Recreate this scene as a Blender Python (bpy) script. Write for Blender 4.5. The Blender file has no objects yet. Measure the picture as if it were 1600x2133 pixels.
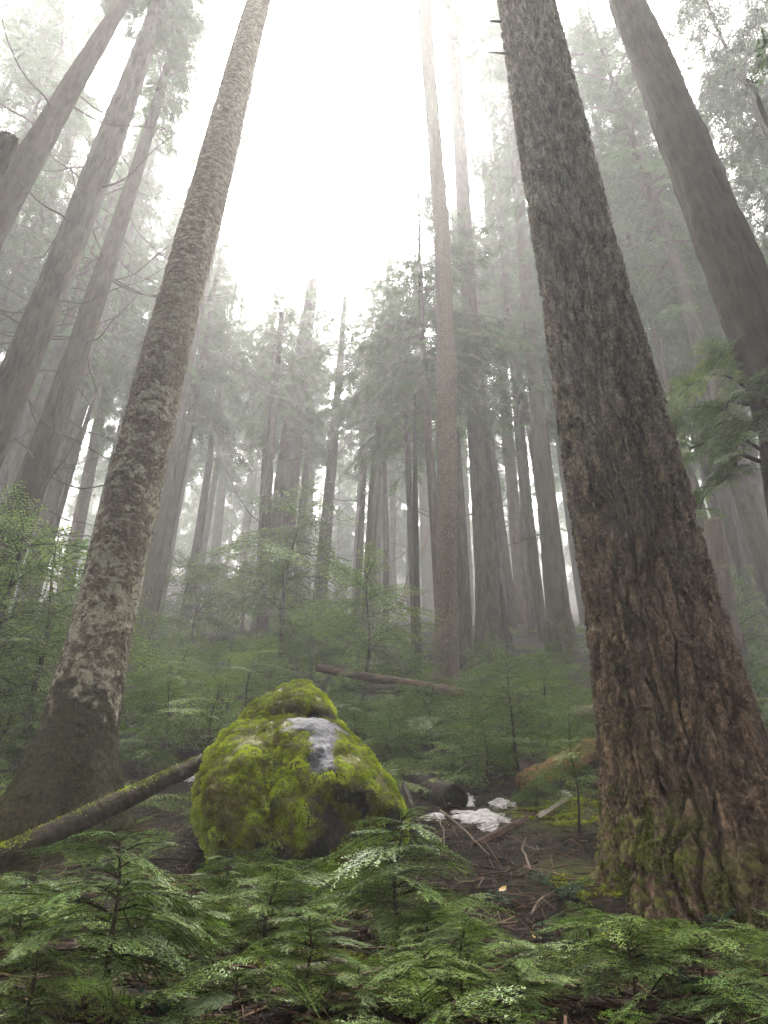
import bpy, math, random
import numpy as np
from mathutils import Vector
from math import radians as R

C = bpy.context.scene
COL = C.collection
RNG = np.random.default_rng(7)

# ------------------------------------------------------------------ camera
F, PITCH = 1602.0, R(34.0)
CP, SP = math.cos(PITCH), math.sin(PITCH)
cam = bpy.data.cameras.new('camera')
cam.sensor_fit = 'HORIZONTAL'; cam.sensor_width = 36; cam.lens = 36 * F / 1600
cam.clip_start = 0.05; cam.clip_end = 2000
cam_o = bpy.data.objects.new('camera', cam); COL.objects.link(cam_o)
cam_o.location = (0, 0, 0); cam_o.rotation_euler = (R(90) + PITCH, 0, 0)
C.camera = cam_o

# ------------------------------------------------------------------ overcast sky, soft sun
SUN_EL = R(58)
w = bpy.data.worlds.new('World'); C.world = w; w.use_nodes = True
nt = w.node_tree; nt.nodes.clear()
out = nt.nodes.new('ShaderNodeOutputWorld'); bg = nt.nodes.new('ShaderNodeBackground')
sky = nt.nodes.new('ShaderNodeTexSky'); sky.sky_type = 'NISHITA'; sky.sun_disc = False
sky.sun_elevation = SUN_EL; sky.sun_rotation = 0; sky.dust_density = 6; sky.air_density = 1.5
hs = nt.nodes.new('ShaderNodeHueSaturation'); hs.inputs['Saturation'].default_value = 0.06
tin = nt.nodes.new('ShaderNodeMix'); tin.data_type = 'RGBA'; tin.blend_type = 'MULTIPLY'
tin.inputs[0].default_value = 1; tin.inputs[7].default_value = (1.0, .975, .945, 1)
nt.links.new(sky.outputs[0], hs.inputs['Color']); nt.links.new(hs.outputs[0], tin.inputs[6])
nt.links.new(tin.outputs[2], bg.inputs[0]); nt.links.new(bg.outputs[0], out.inputs[0])
bg.inputs[1].default_value = 0.15
sl = bpy.data.lights.new('sun', 'SUN'); sl.energy = 0.6; sl.angle = R(30); sl.color = (1, .955, .89)
so = bpy.data.objects.new('sun', sl); COL.objects.link(so); so.location = (0, 60, 100)
so.rotation_euler = (-(R(90) - SUN_EL), 0, 0)

C.view_settings.view_transform = 'Standard'; C.view_settings.look = 'None'
C.view_settings.exposure = 4.2; C.view_settings.gamma = 1
cy = C.cycles
cy.max_bounces = 6; cy.diffuse_bounces = 3; cy.glossy_bounces = 2; cy.transmission_bounces = 3
cy.volume_bounces = 3; cy.transparent_max_bounces = 4
cy.use_denoising = True; cy.adaptive_threshold = .002; cy.denoising_prefilter = 'ACCURATE'; cy.caustics_reflective = False; cy.caustics_refractive = False
HAZE_DENSITY, HAZE_ANISO = 0.0022, 0.5

# ------------------------------------------------------------------ numbers
def interp(x, a, b): return np.interp(x, a, b)

_G = np.array([(1,1,0),(-1,1,0),(1,-1,0),(-1,-1,0),(1,0,1),(-1,0,1),(1,0,-1),(-1,0,-1),
               (0,1,1),(0,-1,1),(0,1,-1),(0,-1,-1),(1,1,0),(-1,1,0),(0,-1,1),(0,-1,-1)], float)
_P = np.random.default_rng(99).permutation(256); _P = np.concatenate([_P, _P, _P])
def perlin(p):
    p = np.asarray(p, float); i = np.floor(p).astype(int); f = p - i; i &= 255
    u = f * f * f * (f * (f * 6 - 15) + 10)
    r = 0
    for dx in (0, 1):
        for dy in (0, 1):
            for dz in (0, 1):
                h = _P[_P[_P[(i[..., 0] + dx) & 255] + ((i[..., 1] + dy) & 255)] + ((i[..., 2] + dz) & 255)] & 15
                d = f - np.array((dx, dy, dz))
                g = (_G[h] * d).sum(-1)
                wt = ((u[..., 0] if dx else 1 - u[..., 0]) * (u[..., 1] if dy else 1 - u[..., 1]) * (u[..., 2] if dz else 1 - u[..., 2]))
                r = r + g * wt
    return r
def fbm(p, oct=4, gain=.5):
    a, s, r = 1.0, 1.0, 0
    for k in range(oct):
        r = r + a * perlin(np.asarray(p) * s + 17.3 * k); a *= gain; s *= 2.03
    return r
def voronoi(p):               # distance to the nearest cell point, to the cell border, and a random number per cell
    p = np.asarray(p, float); i = np.floor(p).astype(int); f1 = np.full(p.shape[:-1], 9.); f2 = f1.copy(); rid = np.zeros(p.shape[:-1])
    for dx in (-1, 0, 1):
        for dy in (-1, 0, 1):
            for dz in (-1, 0, 1):
                c = (i + (dx, dy, dz)); q = c & 255
                h = _P[_P[_P[q[..., 0]] + q[..., 1]] + q[..., 2]]
                o = np.stack([_P[h + 11], _P[h + 57], _P[h + 133]], -1) / 255.
                d = np.sqrt(((c + o - p) ** 2).sum(-1)); m = d < f1
                f2 = np.where(m, f1, np.minimum(f2, d)); rid = np.where(m, h / 255., rid); f1 = np.where(m, d, f1)
    return f1, f2 - f1, rid
def smooth(a, b, x):
    t = np.clip((x - a) / (b - a), 0, 1); return t * t * (3 - 2 * t)

GY = np.array([-18, 0, 1.5, 2.4, 3.2, 4.0, 5.0, 6.8, 8.0, 10, 12, 16, 22, 30, 40, 60, 100, 170], float)
GZ = np.array([-5.2, -1.75, -.85, -.2, .06, .24, .50, 1.05, 1.62, 2.65, 3.62, 5.75, 9.3, 14.2, 19.4, 30.2, 56, 106], float)
def ground_z(x, y):
    x = np.asarray(x, float); y = np.asarray(y, float)
    z = 0
    for o, k in ((-.3, .25), (0, .5), (.3, .25)): z = z + k * interp(y * (1 + .05 * o / .3), GY, GZ)
    p = np.stack(np.broadcast_arrays(x, y, 0 * x), -1)
    amp = np.clip(y / 14, .25, 1.0)
    z = z + amp * (.30 * perlin(p * .23 + 3.1) + .15 * perlin(p * .71 + 9.2)) + .035 * perlin(p * 2.6) + .02 * perlin(p * 6.1)
    return z
def ray(px, py):
    xc, yc = (px - 800) / F, (1066.5 - py) / F
    return np.array((xc, CP - yc * SP, SP + yc * CP))
def at(px, py, Y):            # point of a sight line where it crosses the upright plane at distance Y; and its depth
    d = ray(px, py); t = Y / d[1]
    return d * t, t
def on_ground(px, py, lo=2.0, hi=90):
    d = ray(px, py); ys = np.geomspace(lo, hi, 1600); t = ys / d[1]
    hit = np.nonzero(d[2] * t <= ground_z(d[0] * t, ys))[0]
    k = hit[0] if len(hit) else len(ys) - 1
    return np.array((d[0] * t[k], ys[k], float(ground_z(d[0] * t[k], ys[k])))), t[k]

# ------------------------------------------------------------------ mesh helpers
def make_mesh(name, V, faces, mats, midx=None, attrs=None, smooth_on=True):
    """faces: list of int arrays (n,3) / (n,4); midx: list of material indices per array (int or array)"""
    me = bpy.data.meshes.new(name)
    V = np.ascontiguousarray(V, np.float32)
    me.vertices.add(len(V)); me.vertices.foreach_set('co', V.ravel())
    lv, ls, mi, pos = [], [], [], 0
    for k, f in enumerate(faces):
        f = np.asarray(f, np.int32)
        if not len(f): continue
        n = f.shape[1]
        lv.append(f.ravel()); ls.append(pos + n * np.arange(len(f), dtype=np.int32)); pos += n * len(f)
        m = 0 if midx is None else midx[k]
        mi.append(np.broadcast_to(np.asarray(m, np.int32), (len(f),)))
    lv = np.concatenate(lv); ls = np.concatenate(ls); mi = np.ascontiguousarray(np.concatenate(mi))
    me.loops.add(len(lv)); me.loops.foreach_set('vertex_index', lv)
    me.polygons.add(len(ls)); me.polygons.foreach_set('loop_start', ls)
    me.polygons.foreach_set('material_index', mi)
    me.polygons.foreach_set('use_smooth', np.full(len(ls), smooth_on))
    for k, a in (attrs or {}).items():
        at_ = me.attributes.new(k, 'FLOAT', 'POINT'); at_.data.foreach_set('value', np.ascontiguousarray(a, np.float32))
    me.update(calc_edges=True); me.validate()
    for m in mats: me.materials.append(m)
    return me
def link(name, data, parent=None, loc=(0, 0, 0)):
    o = bpy.data.objects.new(name, data); COL.objects.link(o); o.location = loc
    if parent is not None: o.parent = parent
    return o
def tag(o, label, cat, group=None, kind=None):
    if label: o['label'] = label
    if cat: o['category'] = cat
    if group: o['group'] = group
    if kind: o['kind'] = kind
    return o
def root(name, loc, label, cat, group=None):
    o = link(name, None, None, loc); o.empty_display_size = .2
    return tag(o, label, cat, group)

class Geo:                    # collects triangles / quads with a tint per vertex and a material per face
    def __init__(s): s.v, s.t, s.q, s.tm, s.qm, s.a, s.n = [], [], [], [], [], [], 0
    def add(s, V, T=None, Q=None, m=0, tint=0.5):
        V = np.asarray(V, float)
        if T is not None and len(T): s.t.append(np.asarray(T) + s.n); s.tm.append(np.broadcast_to(np.asarray(m), (len(T),)))
        if Q is not None and len(Q): s.q.append(np.asarray(Q) + s.n); s.qm.append(np.broadcast_to(np.asarray(m), (len(Q),)))
        s.v.append(V); s.a.append(np.broadcast_to(np.asarray(tint, float), (len(V),))); s.n += len(V)
    def pack(s):
        c = lambda L, k: np.concatenate(L) if L else np.zeros((0, k) if k else (0,), int)
        return dict(V=np.concatenate(s.v), T=c(s.t, 3), Q=c(s.q, 4), tm=c(s.tm, 0), qm=c(s.qm, 0), a=np.concatenate(s.a))
    def put(s, P, M=None, off=(0, 0, 0), bend=0.0, dt=0.0):
        V = P['V']
        if bend: V = V.copy(); V[:, 2] -= bend * V[:, 0] ** 2
        if M is not None: V = V @ np.asarray(M).T
        V = V + np.asarray(off)
        if len(P['T']): s.t.append(P['T'] + s.n); s.tm.append(P['tm'])
        if len(P['Q']): s.q.append(P['Q'] + s.n); s.qm.append(P['qm'])
        s.v.append(V); s.a.append(np.clip(P['a'] + dt, 0, 1)); s.n += len(V)
    def mesh(s, name, mats, smooth_on=False):
        p = s.pack()
        return make_mesh(name, p['V'], [p['T'], p['Q']], mats, [p['tm'], p['qm']], {'tint': p['a']}, smooth_on)

def frames(P):
    T = np.gradient(P, axis=0); T /= np.linalg.norm(T, axis=1)[:, None] + 1e-9
    ref = np.array((0., 0., 1.)) if abs(T[:, 2]).mean() < .8 else np.array((1., 0., 0.))
    A = np.cross(T, ref); A /= np.linalg.norm(A, axis=1)[:, None] + 1e-9
    return T, A, np.cross(A, T)
def tube(P, r, k=6, cap=True):
    P = np.asarray(P, float); r = np.broadcast_to(np.asarray(r, float), (len(P),))
    T, A, B = frames(P); th = np.arange(k) * 2 * np.pi / k
    V = P[:, None] + r[:, None, None] * (A[:, None] * np.cos(th)[None, :, None] + B[:, None] * np.sin(th)[None, :, None])
    i = np.arange(len(P) - 1)[:, None] * k; j = np.arange(k)[None]; j2 = (j + 1) % k
    Q = np.stack([i + j, i + j2, i + k + j2, i + k + j], -1).reshape(-1, 4)
    V = V.reshape(-1, 3)
    tri = np.zeros((0, 3), int)
    if cap:
        V = np.concatenate([V, P[:1], P[-1:]]); n = len(V); e = (len(P) - 1) * k
        jj = np.arange(k)
        tri = np.concatenate([np.stack([np.full(k, n - 2), (jj + 1) % k, jj], -1), np.stack([np.full(k, n - 1), e + jj, e + (jj + 1) % k], -1)])
    return V, tri, Q
def rot(az=0, el=0, roll=0):  # x axis -> azimuth az, elevation el, rolled
    ca, sa, ce, se, cr, sr = math.cos(az), math.sin(az), math.cos(el), math.sin(el), math.cos(roll), math.sin(roll)
    X = np.array((ca * ce, sa * ce, se)); Yv = np.array((-sa, ca, 0.)); Z = np.cross(X, Yv)
    return np.stack([X, Yv * cr + Z * sr, -Yv * sr + Z * cr], 1)

# ------------------------------------------------------------------ materials
def new_mat(name):
    m = bpy.data.materials.new(name); m.use_nodes = True
    t = m.node_tree; t.nodes.clear()
    o = t.nodes.new('ShaderNodeOutputMaterial'); b = t.nodes.new('ShaderNodeBsdfPrincipled')
    t.links.new(b.outputs[0], o.inputs[0])
    return m, t, b, o
def node(t, kind, **kw):
    n = t.nodes.new(kind)
    for k, v in kw.items():
        if k.startswith('in_'): n.inputs[int(k[3:])].default_value = v
        else: setattr(n, k, v)
    return n
def ramp(t, fac, stops, interp_='LINEAR'):
    n = t.nodes.new('ShaderNodeValToRGB'); e = n.color_ramp.elements; n.color_ramp.interpolation = interp_
    while len(e) < len(stops): e.new(.5)
    for el, (p, c) in zip(e, stops): el.position = p; el.color = (*c, 1) if len(c) == 3 else c
    t.links.new(fac, n.inputs[0]); return n.outputs[0]
def mix(t, fac, a, b, mode='MIX'):
    n = node(t, 'ShaderNodeMix', data_type='RGBA', blend_type=mode)
    for s, v in ((n.inputs[0], fac), (n.inputs[6], a), (n.inputs[7], b)):
        if hasattr(v, 'node'): t.links.new(v, s)
        else: s.default_value = v if not isinstance(v, tuple) else ((*v, 1) if len(v) == 3 else v)
    return n.outputs[2]
def noise(t, scale, detail=4, rough=.55, vec=None, stretch=None, dist=0):
    n = node(t, 'ShaderNodeTexNoise'); n.inputs['Scale'].default_value = scale; n.inputs['Detail'].default_value = detail
    n.inputs['Roughness'].default_value = rough; n.inputs['Distortion'].default_value = dist
    if vec is None: vec = node(t, 'ShaderNodeTexCoord').outputs['Object']
    if stretch:
        mp = node(t, 'ShaderNodeMapping'); mp.inputs['Scale'].default_value = stretch
        t.links.new(vec, mp.inputs[0]); vec = mp.outputs[0]
    t.links.new(vec, n.inputs['Vector']); return n.outputs[0]
def attr(t, name): return node(t, 'ShaderNodeAttribute', attribute_name=name).outputs['Fac']
def bump(t, b, h, dist=.02, strength=1.0):
    n = node(t, 'ShaderNodeBump'); n.inputs['Strength'].default_value = strength; n.inputs['Distance'].default_value = dist
    t.links.new(h, n.inputs['Height']); t.links.new(n.outputs[0], b.inputs['Normal'])
def obj_random(t): return node(t, 'ShaderNodeObjectInfo').outputs['Random']
def mathn(t, op, a, b=None):
    n = node(t, 'ShaderNodeMath', operation=op)
    for s, v in ((n.inputs[0], a), (n.inputs[1], b)):
        if v is None: continue
        if hasattr(v, 'node'): t.links.new(v, s)
        else: s.default_value = v
    return n.outputs[0]

def leaf_mat(name, dark, mid, light, rough=.42, trans=.22, spec=.5):
    m, t, b, o = new_mat(name)
    f = mathn(t, 'ADD', attr(t, 'tint'), mathn(t, 'MULTIPLY', mathn(t, 'SUBTRACT', obj_random(t), .5), .45))
    c = ramp(t, f, [(0, dark), (.5, mid), (1, light)])
    t.links.new(c, b.inputs['Base Color']); b.inputs['Roughness'].default_value = rough
    b.inputs['Specular IOR Level'].default_value = spec
    tr = node(t, 'ShaderNodeBsdfTranslucent'); t.links.new(c, tr.inputs[0])
    ms = node(t, 'ShaderNodeMixShader'); ms.inputs[0].default_value = trans
    t.links.new(b.outputs[0], ms.inputs[1]); t.links.new(tr.outputs[0], ms.inputs[2]); t.links.new(ms.outputs[0], o.inputs[0])
    return m
def wood_mat(name, c1, c2, scale=30, rough=.8, stretch=(1, 1, .3), bdist=.004):
    m, t, b, o = new_mat(name)
    n = noise(t, scale, 5, .6, stretch=stretch)
    t.links.new(ramp(t, n, [(.3, c1), (.7, c2)]), b.inputs['Base Color']); b.inputs['Roughness'].default_value = rough; b.inputs['Specular IOR Level'].default_value = .03
    bump(t, b, n, bdist); return m

M = {}
M['needle_near'] = leaf_mat('hemlock needles', (.028, .058, .010), (.070, .128, .022), (.14, .20, .034), .42, .30, .09)
M['needle_mid'] = leaf_mat('hemlock sprays', (.028, .055, .011), (.070, .126, .026), (.17, .225, .045), .5, .30, .05)
M['needle_far'] = leaf_mat('conifer crown sprays', (.016, .034, .012), (.030, .062, .019), (.06, .105, .032), .7, .25, .02)
M['twig'] = wood_mat('dark twig bark', (.012, .009, .007), (.035, .026, .019), 60)
M['limb'] = wood_mat('grey dead limb', (.022, .018, .014), (.06, .05, .04), 25)
M['moss'] = leaf_mat('yellow green moss', (.050, .036, .008), (.145, .185, .014), (.30, .37, .022), .85, .2, .015)
M['moss_dark'] = leaf_mat('dark moss', (.016, .014, .005), (.036, .044, .008), (.09, .11, .015), .85, .15, .015)
M['salal'] = leaf_mat('glossy shrub leaf', (.03, .08, .045), (.06, .12, .075), (.10, .16, .11), .22, .1, 1.0)
M['yellow_leaf'] = leaf_mat('fallen leaf', (.3, .2, .05), (.45, .33, .08), (.5, .42, .18), .5, .2, .4)

def bark_plain(name, c1, c2, c3, bd=.03):
    m, t, b, o = new_mat(name)
    v = noise(t, 9, 7, .7, stretch=(1, 1, .2), dist=.4)
    n2 = noise(t, 1.3, 3, .6); n3 = noise(t, 24, 3, .6, stretch=(1, 1, .4))
    c = ramp(t, v, [(.38, c1), (.62, c2)])
    c = mix(t, ramp(t, n2, [(.45, (0, 0, 0)), (.75, (.8, .8, .8))]), c, c3)
    t.links.new(c, b.inputs['Base Color']); b.inputs['Roughness'].default_value = .9; b.inputs['Specular IOR Level'].default_value = .02
    bump(t, b, mathn(t, 'ADD', v, mathn(t, 'MULTIPLY', n3, .3)), bd); return m
M['bark_grey'] = bark_plain('grey brown bark', (.008, .006, .005), (.045, .036, .030), (.036, .034, .026))
M['bark_brown'] = bark_plain('brown bark', (.009, .007, .005), (.034, .026, .019), (.034, .030, .022))
M['bark_red'] = bark_plain('reddish bark', (.018, .012, .008), (.065, .043, .031), (.045, .036, .027))

def bark_furrowed():
    m, t, b, o = new_mat('deeply furrowed fir bark')
    fur = attr(t, 'furrow'); flake = attr(t, 'flake'); up = attr(t, 'rise'); ms = attr(t, 'mossy')
    n1 = noise(t, 12, 6, .65, stretch=(1, 1, .3)); n2 = noise(t, 42, 5, .65, stretch=(1, 1, .7)); n3 = noise(t, 2.1, 4, .6)
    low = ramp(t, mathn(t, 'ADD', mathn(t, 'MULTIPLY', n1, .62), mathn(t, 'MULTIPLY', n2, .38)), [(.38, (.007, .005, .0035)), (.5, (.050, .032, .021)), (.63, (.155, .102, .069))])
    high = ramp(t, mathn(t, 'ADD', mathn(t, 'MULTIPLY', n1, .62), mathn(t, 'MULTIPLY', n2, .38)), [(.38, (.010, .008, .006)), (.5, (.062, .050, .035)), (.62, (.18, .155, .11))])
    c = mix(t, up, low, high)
    lich = ramp(t, n2, [(.56, (0, 0, 0)), (.70, (1, 1, 1))])
    lf = mathn(t, 'MULTIPLY', mathn(t, 'MULTIPLY', lich, flake), ramp(t, n3, [(.35, (.1, .1, .1)), (.65, (.8, .8, .8))]))
    c = mix(t, lf, c, (.27, .27, .17))
    mf = mathn(t, 'MULTIPLY', ms, ramp(t, n2, [(.35, (.15, .15, .15)), (.6, (1, 1, 1))]))
    c = mix(t, mf, c, (.085, .10, .016))
    t.links.new(c, b.inputs['Base Color']); b.inputs['Roughness'].default_value = .85; b.inputs['Specular IOR Level'].default_value = .025
    bump(t, b, mathn(t, 'ADD', mathn(t, 'MULTIPLY', n2, .6), n1), .03); return m
M['bark_furrowed'] = bark_furrowed()

def bark_lichen():
    m, t, b, o = new_mat('smooth bark mottled with lichen')
    up = attr(t, 'rise'); ms = attr(t, 'mossy'); fl = attr(t, 'flake')
    n1 = noise(t, 8.5, 8, .75, stretch=(1, 1, 1.2), dist=.5); n2 = noise(t, 22, 5, .65); n3 = noise(t, 2.2, 3, .6)
    n4 = noise(t, 11, 4, .7, stretch=(1, 1, 1.6), dist=.5)
    base = ramp(t, n2, [(.36, (.016, .012, .009)), (.52, (.070, .054, .041)), (.7, (.15, .125, .095))])
    pale = ramp(t, n2, [(.25, (.11, .098, .072)), (.6, (.26, .245, .185)), (.85, (.38, .37, .31))])
    f = mathn(t, 'ADD', n1, mathn(t, 'MULTIPLY', mathn(t, 'SUBTRACT', n3, .5), .5))
    c = mix(t, mathn(t, 'MULTIPLY', ramp(t, f, [(.485, (0, 0, 0)), (.575, (1, 1, 1))]), fl), base, pale)
    c = mix(t, ramp(t, n4, [(.60, (0, 0, 0)), (.68, (.75, .75, .75))]), c, (.075, .085, .040))
    upper = ramp(t, n4, [(.36, (.040, .032, .026)), (.52, (.115, .096, .075)), (.66, (.23, .205, .16))])
    c = mix(t, up, c, upper)
    foot = ramp(t, n2, [(.34, (.006, .005, .003)), (.55, (.024, .020, .009)), (.72, (.056, .050, .018))])
    c = mix(t, ms, c, foot)
    t.links.new(c, b.inputs['Base Color']); b.inputs['Roughness'].default_value = .85; b.inputs['Specular IOR Level'].default_value = .025
    bump(t, b, mathn(t, 'ADD', n1, mathn(t, 'MULTIPLY', n2, .5)), .03); return m
M['bark_lichen'] = bark_lichen()

def bark_flaky():
    m, t, b, o = new_mat('flaky tan bark')
    n1 = noise(t, 26, 5, .7, stretch=(1, 1, .7)); n2 = noise(t, 3, 4, .6); n3 = noise(t, 55, 3, .7)
    c = ramp(t, n1, [(.32, (.014, .011, .008)), (.52, (.045, .035, .025)), (.72, (.13, .108, .076))])
    c = mix(t, ramp(t, n2, [(.5, (0, 0, 0)), (.7, (.6, .6, .6))]), c, (.06, .05, .038))
    t.links.new(c, b.inputs['Base Color']); b.inputs['Roughness'].default_value = .85; b.inputs['Specular IOR Level'].default_value = .025
    bump(t, b, mathn(t, 'ADD', n1, mathn(t, 'MULTIPLY', n3, .4)), .04); return m
M['bark_flaky'] = bark_flaky()
M['char'] = wood_mat('charred wood', (.004, .004, .004), (.016, .014, .013), 20)
M['rot_wood'] = wood_mat('orange rotten wood', (.025, .015, .008), (.16, .085, .038), 14, stretch=(.25, 2, 2), bdist=.02)
M['log_dark'] = wood_mat('dark wet log bark', (.005, .004, .003), (.028, .020, .014), 12, .7, (1, 1, 1), .04)
M['log_red'] = wood_mat('red peeled log', (.018, .011, .008), (.10, .066, .050), 9, .7, (.3, 2, 2), .01)
M['stick'] = wood_mat('pale bare stick', (.04, .03, .022), (.13, .10, .075), 30)
M['plank'] = wood_mat('split red wood', (.008, .004, .003), (.045, .022, .014), 14, .7, (.2, 3, 3), .015)
M['grey_wood'] = wood_mat('weathered grey wood', (.05, .04, .035), (.17, .14, .12), 14, .7, (.2, 3, 3), .01)

def rock_mat():
    m, t, b, o = new_mat('wet grey rock')
    n1 = noise(t, 4, 6, .65); n2 = noise(t, 26, 5, .65)
    bare = attr(t, 'bare')
    c = ramp(t, n2, [(.34, (.018, .018, .021)), (.5, (.055, .055, .064)), (.68, (.12, .12, .138))])
    dk = ramp(t, n1, [(.3, (.005, .005, .004)), (.7, (.022, .020, .016))])
    film = ramp(t, n2, [(.3, (.035, .030, .008)), (.7, (.11, .115, .014))])
    c = mix(t, attr(t, 'film'), mix(t, bare, dk, c), film)
    t.links.new(c, b.inputs['Base Color']); b.inputs['Roughness'].default_value = .5; b.inputs['Specular IOR Level'].default_value = .05
    bump(t, b, mathn(t, 'ADD', n1, mathn(t, 'MULTIPLY', n2, .4)), .05); return m
M['rock'] = rock_mat()
def snow_mat():
    m, t, b, o = new_mat('old granular snow')
    n1 = noise(t, 14, 5, .6); n2 = noise(t, 60, 3, .7)
    c = ramp(t, n1, [(.34, (.07, .055, .048)), (.46, (.20, .185, .18)), (.66, (.32, .305, .305))])
    c = mix(t, ramp(t, n2, [(.66, (0, 0, 0)), (.72, (.8, .8, .8))]), c, (.10, .06, .04))
    t.links.new(c, b.inputs['Base Color']); b.inputs['Roughness'].default_value = .6
    bump(t, b, mathn(t, 'ADD', n1, n2), .06); return m
M['snow'] = snow_mat()
def ground_mat():
    m, t, b, o = new_mat('forest floor duff')
    n1 = noise(t, .9, 5, .6); n2 = noise(t, 14, 6, .7); n3 = noise(t, 70, 3, .7)
    c = ramp(t, n2, [(.38, (.0015, .001, .0008)), (.5, (.006, .0036, .0026)), (.62, (.018, .011, .0075)), (.76, (.05, .031, .022))])
    mo = mathn(t, 'MULTIPLY', attr(t, 'mossy'), ramp(t, n2, [(.35, (.2, .2, .2)), (.6, (1, 1, 1))]))
    c = mix(t, mo, c, (.05, .062, .009))
    t.links.new(c, b.inputs['Base Color']); b.inputs['Roughness'].default_value = .8; b.inputs['Specular IOR Level'].default_value = .025
    bump(t, b, mathn(t, 'ADD', n2, mathn(t, 'MULTIPLY', n3, .4)), .05); return m
M['ground'] = ground_mat()
M['litter'] = leaf_mat('needle litter and twigs', (.005, .003, .002), (.020, .011, .0075), (.11, .07, .046), .75, .05, .03)

# ------------------------------------------------------------------ ground
def build_ground():
    ys = np.concatenate([np.linspace(-16, 1.8, 18), np.linspace(2, 10, 200), np.linspace(10.1, 30, 110), np.geomspace(31, 135, 60)])
    u = np.linspace(-1, 1, 260); u = np.sign(u) * np.abs(u) ** 1.25
    Yg, U = np.meshgrid(ys, u, indexing='ij'); X = U * (6 + .75 * np.abs(Yg))
    Z = ground_z(X, Yg)
    V = np.stack([X, Yg, Z], -1).reshape(-1, 3); n, k = X.shape
    i = np.arange(n - 1)[:, None] * k; j = np.arange(k - 1)[None]
    Q = np.stack([i + j, i + j + 1, i + k + j + 1, i + k + j], -1).reshape(-1, 4)
    ms = np.zeros(len(V))
    for px, py, r in ((1160, 1700, .55), (1225, 1680, .5), (640, 2010, .3), (1090, 1480, 1.2), (1200, 1830, .35), (720, 2005, .3), (60, 1730, .8)):
        c, _ = on_ground(px, py); ms = np.maximum(ms, np.exp(-((V[:, 0] - c[0]) ** 2 + (V[:, 1] - c[1]) ** 2 * .7) / r ** 2))
    o = link('ground', make_mesh('ground', V, [Q], [M['ground']], None, {'mossy': np.clip(ms * 1.2, 0, 1)}))
    tag(o, None, None, kind='structure')
build_ground()

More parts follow.
